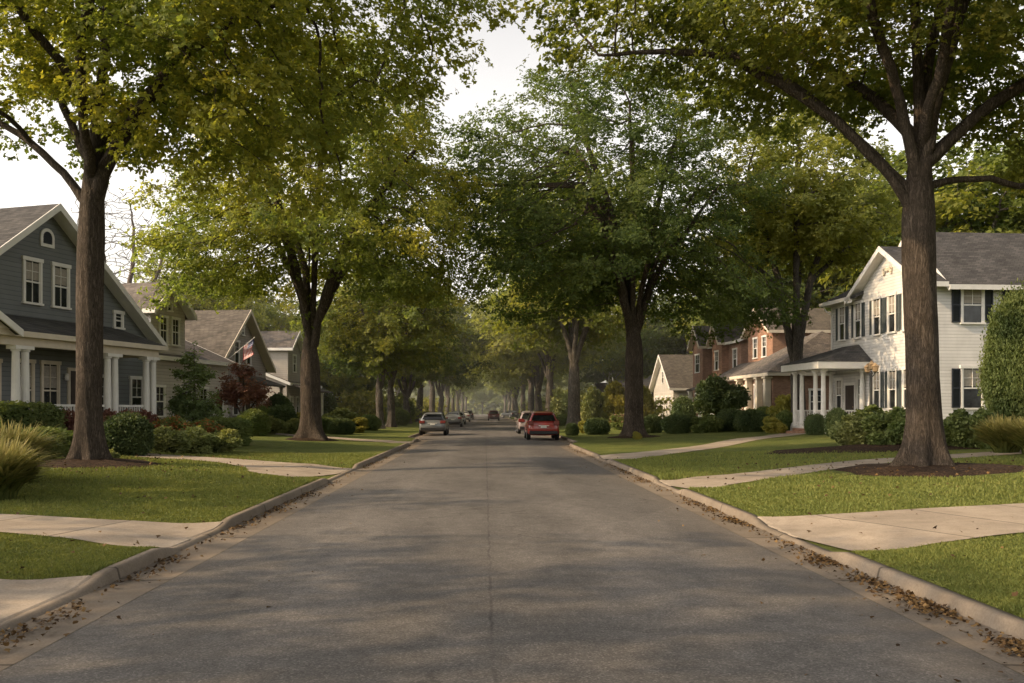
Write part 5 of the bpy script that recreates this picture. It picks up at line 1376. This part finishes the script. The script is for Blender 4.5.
# --- far gabled house
H = House('house', (20.6, 150, GB), math.atan2(uc.y, uc.x), 'far grey house with white edged gables left of the huge dark trunk')
H.gable_body(0, 9, 4.0, 4.5, 8.0, 0, 12, M['sid_grey']); H.gable_roof(0, 9, 4.0, 4.5, 8.0, 0, 12, M['sh_char'])
H.gable_body(-5, -0.01, 3.2, -2.5, 5.6, -1.5, 8, M['sid_grey']); H.gable_roof(-5, -0.01, 3.2, -2.5, 5.6, -1.5, 8, M['sh_brown'])
for xc in (2.2, 4.5, 6.8): H.window(xc, 0.9, 0.9, 1.5)
H.window(4.5, 4.6, 0.9, 1.4); H.window(-2.5, 0.9, 1.2, 1.4, y=-1.5)

# --- flag on the brown house
flag_root = empty('flag', (-15.75, 58.0, 5.55), 0, 'striped red and white flag with a blue starred corner on an angled pole', 'flag')
mb = MB(); mb.tube([(-1.95, -0.195, -1.55), (1.0, 0.1, 0.95)], [0.025, 0.02], 8); mb.lathe([(0.005, -0.05), (0.05, 0), (0.005, 0.05)], 8, (1.03, 0.1, 0.98)); mb.build('pole', M['white'], flag_root)
V = []; Fc = []; mi = []; nx_, nz_ = 24, 13
flag_root.scale = (0.85, 0.85, 0.85)
for j in range(nz_+1):
    for i in range(nx_+1):
        a = i/nx_; b = j/nz_
        # hoist edge lies along the pole; the cloth sags below it in folds
        hx = 0.95-0.72*b; hz = 0.90-0.61*b
        V.append((hx-0.10*a+0.10*math.sin(a*9+b*2)*a, 0.09+0.16*math.sin(a*11+b*3)*a-0.05*a, hz-1.35*a+0.05*math.sin(a*7)))
for j in range(nz_):
    for i in range(nx_):
        p = j*(nx_+1)+i; Fc.append((p, p+1, p+nx_+2, p+nx_+1))
        can = i < nx_*0.4 and j < 7
        star = can and (i % 2 == 1) and (j % 2 == 1)
        mi.append(3 if star else 2 if can else (0 if j % 2 == 0 else 1))
fm = [m_plain('flag_red', (0.38, 0.04, 0.045), 0.8, 0.1), m_plain('flag_white', (0.66, 0.62, 0.58), 0.8, 0.1), m_plain('flag_blue', (0.035, 0.045, 0.14), 0.8, 0.1), m_plain('flag_star', (0.66, 0.64, 0.62), 0.8, 0.1)]
link(bpy.data.objects.new('cloth', np_mesh('cloth', V, Fc, np.full(len(Fc), 4), fm, mi, True)), flag_root)

# ------------------------------------------------------------------ cars
TYRE = m_plain('tyre_rubber', (0.018, 0.018, 0.018), 0.85, 0.3)
RIM = m_plain('alloy_rim', (0.42, 0.42, 0.43), 0.35, 0.5, 0.8)
TRIMD = m_plain('dark_plastic', (0.022, 0.022, 0.024), 0.6, 0.4)
CGLASS = m_plain('car_glass', (0.016, 0.018, 0.02), 0.04, 0.7, var=0.3, scale=2)
LAMPR = m_plain('tail_lamp', (0.17, 0.022, 0.016), 0.2, 0.6)
LAMPW = m_plain('head_lamp', (0.75, 0.75, 0.72), 0.15, 0.6)
PLATE = m_plain('plate', (0.62, 0.62, 0.58), 0.5, 0.4)
def car(loc, label, paint, kind='hatch', rz=0.0, sc=1.0, group=None, roof_rails=True):
    r = empty('car', loc, rz, label, 'car', group); r.scale = (sc, sc, sc)
    suv = kind == 'suv'; hh = 1.59 if suv else 1.50
    yb = [0.0, 0.22, 1.0, 1.8, 2.5, 3.2, 3.75, 4.2, 4.45]
    z5 = [hh-0.17, hh-0.07, hh-0.02, hh-0.02, hh-0.07, 1.08, 1.03, 0.95, 0.84]
    y5 = [0.34, 0.55, 1.0, 1.8, 2.35, 3.15, 3.75, 4.2, 4.40]
    if kind == 'sedan':
        z5 = [1.04, 1.06, hh-0.14, hh-0.04, hh-0.09, 1.04, 1.0, 0.93, 0.84]; y5 = [0.10, 0.55, 1.25, 1.9, 2.4, 3.2, 3.75, 4.2, 4.42]
    wr = [0.58, 0.62, 0.64, 0.65, 0.62, 0.74, 0.73, 0.66, 0.52]
    if kind == 'sedan': wr = [0.66, 0.68, 0.60, 0.62, 0.60, 0.74, 0.73, 0.66, 0.52]
    rows = [
        ([0.14, 0.3, 1.0, 1.8, 2.5, 3.2, 3.75, 4.15, 4.30], [0.26]*9, [0.70, 0.76, 0.78, 0.78, 0.78, 0.78, 0.78, 0.74, 0.60]),
        ([0.03, 0.2, 1.0, 1.8, 2.5, 3.2, 3.75, 4.2, 4.43], [0.36]*9, [0.80, 0.87, 0.90, 0.90, 0.90, 0.90, 0.89, 0.84, 0.66]),
        ([-0.03, 0.18, 1.0, 1.8, 2.5, 3.2, 3.75, 4.22, 4.48], [0.60]*9, [0.80, 0.89, 0.91, 0.91, 0.91, 0.91, 0.90, 0.85, 0.67]),
        ([0.02, 0.2, 1.0, 1.8, 2.5, 3.2, 3.75, 4.22, 4.47], [0.88, 0.88, 0.87, 0.86, 0.86, 0.85, 0.84, 0.82, 0.74], [0.79, 0.88, 0.905, 0.905, 0.90, 0.90, 0.88, 0.82, 0.64]),
        ([0.06, 0.26, 1.0, 1.8, 2.5, 3.15, 3.75, 4.2, 4.43], [1.02, 1.03, 1.01, 1.0, 0.99, 0.98, 0.95, 0.90, 0.80], [0.74, 0.83, 0.86, 0.86, 0.85, 0.83, 0.80, 0.74, 0.58]),
        (y5, z5, wr),
        ([v+0.01 for v in y5], [v+0.045 for v in z5], [w*0.72 for w in wr]),
        ([v+0.02 for v in y5], [v+0.06 for v in z5], [0.0]*9),
    ]
    def pt(k, i, d): return Vector((d*rows[k][2][i], rows[k][0][i], rows[k][1][i]))
    V = []; Fc = []; NK = len(rows); N = 9
    # ring around each station: right side up, centre, left side down
    ring = [(k, 1) for k in range(NK)] + [(k, -1) for k in range(NK-2, -1, -1)]
    for i in range(N):
        for k, d in ring: V.append(pt(k, i, d))
    R_ = len(ring)
    for i in range(N-1):
        for j in range(R_):
            j2 = (j+1) % R_; Fc.append((i*R_+j, i*R_+j2, (i+1)*R_+j2, (i+1)*R_+j))
    for k in range(NK-2):
        for i, flip in ((0, False), (N-1, True)):
            a = i*R_
            f = (a+k, a+R_-1-k, a+R_-2-k, a+k+1)
            Fc.append(f if not flip else f[::-1])
    a = 0; Fc.append((NK-2, R_-1-(NK-2), NK-1)); a = (N-1)*R_; Fc.append((a+NK-1, a+R_-1-(NK-2), a+NK-2))
    mb = MB(); mb.add(V, Fc)
    body = mb.build('body', paint, r, True)
    m = body.modifiers.new('sub', 'SUBSURF'); m.levels = 2; m.render_levels = 2
    # fix winding
    import bmesh
    bm = bmesh.new(); bm.from_mesh(body.data); bmesh.ops.recalc_face_normals(bm, faces=bm.faces); bm.to_mesh(body.data); bm.free()
    def panel(name, q, mat, off, parent=r):
        q = [Vector(p) for p in q]; n = (q[1]-q[0]).cross(q[3]-q[0]).normalized()
        c = sum(q, Vector())/4
        if n.dot(c-Vector((0, 2.2, 0.8))) < 0: n = -n
        s = 5; vs = []
        for a in range(s+1):
            for b in range(s+1):
                p = (q[0]*(1-a/s)+q[1]*a/s)*(1-b/s) + (q[3]*(1-a/s)+q[2]*a/s)*b/s
                vs.append(p+n*off)
        fs = [(a*(s+1)+b, (a+1)*(s+1)+b, (a+1)*(s+1)+b+1, a*(s+1)+b+1) for a in range(s) for b in range(s)]
        k = MB(); k.add(vs, fs); return k.build(name, mat, parent, True)
    L = lambda A, B, t: A*(1-t)+B*t
    if kind == 'sedan':
        q = [L(pt(4,1,-1), pt(5,2,-1), 0.15), L(pt(4,1,1), pt(5,2,1), 0.15), L(pt(5,1,1), pt(5,2,1), 0.92), L(pt(5,1,-1), pt(5,2,-1), 0.92)]
        q = [Vector((-0.58, 0.62, 1.09)), Vector((0.58, 0.62, 1.09)), Vector((0.50, 1.20, hh-0.12)), Vector((-0.50, 1.20, hh-0.12))]
        panel('rear_window', q, CGLASS, 0.02)
    else:
        q = [L(pt(4,0,-1), pt(5,0,-1), 0.10), L(pt(4,0,1), pt(5,0,1), 0.10), L(pt(4,0,1), pt(5,0,1), 0.93), L(pt(4,0,-1), pt(5,0,-1), 0.93)]
        q = [Vector((p.x*0.93, p.y, p.z)) for p in q]
        panel('rear_window', q, CGLASS, 0.03)
        sp = MB(); sp.box(-0.56, 0.56, 0.18, 0.48, hh-0.10, hh-0.055); sp.build('spoiler', paint, r, False, 0.015)
    q = [L(pt(4,5,-1), pt(5,4,-1), 0.18), L(pt(4,5,1), pt(5,4,1), 0.18), L(pt(5,5,1), pt(5,4,1), 0.93), L(pt(5,5,-1), pt(5,4,-1), 0.93)]
    panel('windscreen', q, CGLASS, 0.03)
    for d in (-1, 1):
        for a, b in ((1, 2), (2, 3), (3, 4)):
            if kind == 'sedan' and a == 1: continue
            A0, A1, B0, B1 = pt(4,a,d), pt(4,b,d), pt(5,a,d), pt(5,b,d)
            e0, e1 = 0.05, 0.95
            panel('side_window', [L(L(A0,A1,e0), L(B0,B1,e0), 0.12), L(L(A0,A1,e1), L(B0,B1,e1), 0.12), L(L(A0,A1,e1), L(B0,B1,e1), 0.86), L(L(A0,A1,e0), L(B0,B1,e0), 0.86)], CGLASS, 0.012)
        # lamps
        tl = MB(); x0, x1 = (0.50, 0.86) if kind != 'suv' else (0.56, 0.87)
        z0, z1 = (0.80, 0.99) if kind != 'suv' else (0.84, 1.08)
        a_, b_ = sorted((d*x0, d*x1)); tl.box(a_, b_, -0.005, 0.16, z0, z1); tl.build('tail_lamp', LAMPR, r, False, 0.03)
        hl = MB(); a_, b_ = sorted((d*0.42, d*0.74)); hl.box(a_, b_, 4.25, 4.44, 0.68, 0.80); hl.build('head_lamp', LAMPW, r, False, 0.03)
        mi_ = MB(); a_, b_ = sorted((d*0.90, d*1.06)); mi_.box(a_, b_, 2.88, 3.02, 0.98, 1.12); mi_.build('mirror', paint, r, False, 0.03)
        if roof_rails and kind != 'sedan':
            rr = MB(); rr.tube([(d*0.60, 0.6, hh-0.02), (d*0.60, 0.75, hh+0.035), (d*0.60, 2.1, hh+0.035), (d*0.60, 2.3, hh-0.03)], 0.018, 6); rr.build('roof_rail', TRIMD, r)
        for yw in (0.82, 3.52):
            w = MB(); w.lathe([(0.20, -0.10), (0.30, -0.11), (0.33, -0.08), (0.335, 0.0), (0.33, 0.08), (0.30, 0.11), (0.20, 0.10)], 24)
            w.xform(Matrix.Translation((d*0.80, yw, 0.335)) @ Matrix.Rotation(rad(90), 4, 'Y')); wo = w.build('wheel', TYRE, r, True)
            k = MB(); k.lathe([(0.02, 0.105), (0.20, 0.10), (0.215, 0.115), (0.215, 0.09), (0.02, 0.085)], 18)
            for sp_ in range(5):
                a = sp_*1.2566; k.box(-0.02, 0.02, 0.03, 0.2, 0.10, 0.125); 
                bse = len(k.v)-8; k.xform(Matrix.Rotation(a, 4, 'Z'), bse)
            k.xform(Matrix.Translation((d*0.80, yw, 0.335)) @ Matrix.Rotation(rad(90*d), 4, 'Y')); k.build('rim', RIM, wo)
    bp = MB(); bp.box(-0.78, 0.78, -0.055, 0.10, 0.34, 0.53); bp.build('bumper', TRIMD, r, False, 0.03)
    pl = MB(); pl.box(-0.16, 0.16, -0.055, -0.02, 0.70, 0.79); pl.box(-0.3, 0.3, -0.045, 0.02, 0.80, 0.84); pl.build('number_plate', PLATE, r)
    return r
P_SIL = m_plain('paint_silver', (0.21, 0.22, 0.225), 0.3, 0.5, 0.35, 0.6, var=0.04)
P_RED = m_plain('paint_red', (0.27, 0.024, 0.014), 0.3, 0.5, 0.0, 0.8, var=0.04)
P_WHT = m_plain('paint_white', (0.45, 0.45, 0.44), 0.35, 0.5, 0.0, 0.6, var=0.04)
P_DRK = m_plain('paint_dark', (0.03, 0.034, 0.04), 0.3, 0.5, 0.0, 0.6, var=0.04)
P_MAR = m_plain('paint_maroon', (0.10, 0.018, 0.02), 0.3, 0.5, 0.0, 0.6, var=0.04)
P_PIN = m_plain('paint_rose_grey', (0.30, 0.25, 0.24), 0.3, 0.5, 0.3, 0.6, var=0.04)
car((-3.42, 58.6, 0.02), 'silver hatchback parked first at the left kerb', P_SIL, 'hatch')
car((3.23, 49.6, 0.02), 'red sport utility car parked at the right kerb', P_RED, 'suv')
car((-3.15, 88, 0.02), 'pale silver car parked behind the silver hatchback', P_SIL, 'sedan')
car((-3.15, 103, 0.02), 'white car third in the left parked row', P_WHT, 'hatch')
car((-3.0, 127, 0.02), 'small white car fourth in the left parked row', P_WHT, 'sedan')
car((-2.9, 156, 0.02), 'dark car last in the left parked row', P_DRK, 'suv')
car((3.2, 62.5, 0.02), 'rose grey car hidden behind the red car', P_PIN, 'suv')
car((1.35, 139, 0.04), 'maroon car with pale roof driving away down the road', P_MAR, 'suv')
car((5.9, 172, 0.15), 'dark car standing at the far right verge', P_DRK, 'sedan', 0.5)

# ------------------------------------------------------------------ grass blades and fallen leaves
rng = np.random.default_rng(77)
def on_path(x, y):
    m = np.zeros(len(x), bool)
    for px_, py_, pw in PATHS:
        d = np.hypot(x[:, None]-px_[None], y[:, None]-py_[None]); k = d.argmin(1)
        m |= d[np.arange(len(x)), k] < pw[k]+0.0
    return m
def grass_sheet(side, n, ymin, ymax, xmax, name):
    t = rng.random(n); Y = 1/( (1/ymin)*(1-t)+(1/ymax)*t )   # denser near the viewer's end
    f = (face_l(Y) if side < 0 else face_r(Y))+0.15
    a = rng.random(n)**1.25*(xmax-f); x = side*(f+a)
    ok = ~on_path(x, Y)
    # bare soil under the mulch rings
    for mx, my, rr in ((T1X, T1Y, 1.7), (R1X, R1Y, 2.1), (-12.4, 15.2, 1.9)): ok &= np.hypot(x-mx, Y-my) > rr
    x, Y = x[ok], Y[ok]; n = len(x); z = gz(x, Y)-0.01
    patch = 0.75+0.25*np.sin(x*1.7+Y*0.9)*np.cos(Y*1.3-x*0.6)
    h = (0.028+0.034*rng.random(n))*patch*np.clip(Y/13, 0.9, 1.5)
    an = rng.random(n)*6.283; wd = (0.0035+0.003*rng.random(n))*np.clip(Y/8, 1.0, 2.2)
    lean = rng.normal(size=(n, 2))*0.022
    b = np.stack([x, Y, z], 1); s = np.stack([np.cos(an)*wd, np.sin(an)*wd, np.zeros(n)], 1)
    tip = b + np.stack([lean[:,0], lean[:,1], h], 1)
    mid = b + np.stack([lean[:,0]*0.3, lean[:,1]*0.3, h*0.55], 1)
    V = np.stack([b-s, b+s, mid+s*0.8, tip, mid-s*0.8], 1).reshape(-1, 3)
    me = np_mesh(name, V, np.arange(n*5), np.full(n, 5), [M['grass']], None, False)
    o = link(bpy.data.objects.new(name, me)); tag(o, 'short mown grass of the verge lawn', 'grass', kind='stuff')
grass_sheet(-1, 190000, 7.8, 32, 13.5, 'grass')
grass_sheet(1, 230000, 5.8, 32, 14.5, 'grass')

def litter(name, n, pts_fn, size):
    x, Y, z = pts_fn(n); n = len(x)
    C = np.stack([x, Y, z], 1)
    out = rng.normal(size=(n, 3)); out[:, 2] *= 0.2
    me = leaf_cloud(name, rng, C, size, M['litter'], LEAF6, out, up=1.0, droop=0.0, tilt=0.35)
    o = link(bpy.data.objects.new(name, me)); tag(o, 'dry brown leaves lying in the gutter', 'fallen leaves', kind='stuff')
def gut(side):
    def f(n):
        Y = 1/((1/4.5)*(1-(t := rng.random(n)))+(1/70)*t)
        f_ = face_l(Y) if side < 0 else face_r(Y)
        d = np.abs(rng.normal(size=n))*0.15+0.03
        stray = rng.random(n) < 0.05; d[stray] = rng.random(stray.sum())**2*2.5
        dens = np.clip(0.45+0.5*np.sin(Y*0.9+side)*np.sin(Y*0.37+1.0)+0.35*np.sin(Y*2.3+side*2)+0.2*np.sin(Y*5.1), 0, 1)
        k = rng.random(n) < (0.08+0.92*dens)*(1-0.75*dip(Y, AP_L if side < 0 else AP_R))
        return side*(f_-d)[k], Y[k], (0.016+0.02*rng.random(n))[k]
    return f
litter('fallen_leaves', 5500, gut(-1), 0.042); litter('fallen_leaves', 9000, gut(1), 0.042)
def lawn_lit(n):
    x = np.concatenate([T1X+rng.normal(size=n//2)*2.2, R1X+rng.normal(size=n//2)*2.6]); Y = np.concatenate([T1Y+rng.normal(size=n//2)*2.0, R1Y+rng.normal(size=n//2)*2.2])
    return x, Y, gz(x, Y)+0.06+0.05*rng.random(len(x))
litter('fallen_leaves', 700, lawn_lit, 0.06)
def lawn_far(n):
    sd = np.where(rng.random(n) < 0.5, -1.0, 1.0); Y = 6+24*rng.random(n)**1.3; x = sd*(4.0+9*rng.random(n)**1.2)
    return x, Y, gz(x, Y)+0.035+0.03*rng.random(n)
litter('fallen_leaves', 420, lawn_far, 0.055)

# ------------------------------------------------------------------ haze hanging over the far part of the street
hz = MB(); hz.box(-160, 160, 62, 420, -0.3, 45)
ht = NT('haze'); vsn = ht.n('ShaderNodeVolumeScatter'); vsn.inputs['Density'].default_value = HAZE; vsn.inputs['Color'].default_value = (0.95, 0.95, 0.93, 1); vsn.inputs['Anisotropy'].default_value = 0.3
ht.l(vsn.outputs[0], ht.out.inputs['Volume'])
tag(hz.build('haze', ht.mat), 'thin morning haze over the far street', 'haze', kind='stuff')

# ------------------------------------------------------------------ light, sky, camera
SUN_EL, SUN_AZ = 31.0, -14.0          # azimuth: degrees ahead of due left
wd = bpy.data.worlds.new('World'); scene.world = wd; wd.use_nodes = True
nt = wd.node_tree; nt.nodes.clear()
out = nt.nodes.new('ShaderNodeOutputWorld'); bg = nt.nodes.new('ShaderNodeBackground')
sky = nt.nodes.new('ShaderNodeTexSky'); sky.sky_type = 'NISHITA'; sky.sun_disc = False
sky.sun_elevation = rad(SUN_EL); sky.air_density = 1.0; sky.dust_density = 3.0; sky.ozone_density = 1.0
sdir = Vector((-math.cos(rad(SUN_AZ))*math.cos(rad(SUN_EL)), math.sin(rad(SUN_AZ))*math.cos(rad(SUN_EL)), math.sin(rad(SUN_EL))))
sky.sun_rotation = math.atan2(sdir.x, sdir.y)
hs = nt.nodes.new('ShaderNodeHueSaturation'); hs.inputs['Saturation'].default_value = 0.22
mxw = nt.nodes.new('ShaderNodeMix'); mxw.data_type = 'RGBA'; mxw.blend_type = 'MULTIPLY'; mxw.inputs[0].default_value = 1.0
mxw.inputs[7].default_value = (2.60, 2.42, 2.18, 1)
# hazy sky: bright towards the horizon, deeper overhead
tcw = nt.nodes.new('ShaderNodeTexCoord'); spw = nt.nodes.new('ShaderNodeSeparateXYZ'); rpw = nt.nodes.new('ShaderNodeValToRGB')
nt.links.new(tcw.outputs['Generated'], spw.inputs[0]); nt.links.new(spw.outputs[2], rpw.inputs[0])
ew = rpw.color_ramp.elements; ew[0].position = 0.0; ew[0].color = (1.0, 1.0, 1.0, 1); ew[1].position = 0.85; ew[1].color = (0.34, 0.35, 0.38, 1)
em = ew.new(0.33); em.color = (0.95, 0.95, 0.96, 1)
mxh = nt.nodes.new('ShaderNodeMix'); mxh.data_type = 'RGBA'; mxh.blend_type = 'MULTIPLY'; mxh.inputs[0].default_value = 1.0
nt.links.new(sky.outputs[0], hs.inputs['Color']); nt.links.new(hs.outputs[0], mxw.inputs[6]); nt.links.new(mxw.outputs[2], mxh.inputs[6]); nt.links.new(rpw.outputs[0], mxh.inputs[7]); nt.links.new(mxh.outputs[2], bg.inputs['Color'])
bg.inputs['Strength'].default_value = 0.15
nt.links.new(bg.outputs[0], out.inputs['Surface'])

sl = bpy.data.lights.new('sun', 'SUN'); sl.energy = 5.0; sl.angle = rad(0.6); sl.color = (1.0, 0.73, 0.43)
so = bpy.data.objects.new('sun', sl); link(so); so.rotation_euler = sdir.to_track_quat('Z', 'Y').to_euler()

cam = bpy.data.cameras.new('camera'); co_ = bpy.data.objects.new('camera', cam); link(co_)
cam.sensor_width = 36.0; cam.lens = F/1024*36.0
cam.shift_x = (512-485)/1024; cam.shift_y = (410-341.5)/1024
co_.location = (0, 0, CAMZ); co_.rotation_euler = (rad(90), 0, 0)
cam.clip_end = 8000; cam.clip_start = 0.1
scene.camera = co_

scene.render.engine = 'CYCLES'
c = scene.cycles
c.use_denoising = True
try: c.denoiser = 'OPENIMAGEDENOISE'
except Exception: pass
c.max_bounces = 8; c.diffuse_bounces = 5; c.glossy_bounces = 2; c.transmission_bounces = 5; c.transparent_max_bounces = 4
c.use_adaptive_sampling = True; c.adaptive_threshold = 0.02
c.sample_clamp_indirect = 6.0
vs = scene.view_settings; vs.view_transform = 'Standard'; vs.look = 'None'; vs.exposure = 0; vs.gamma = 1
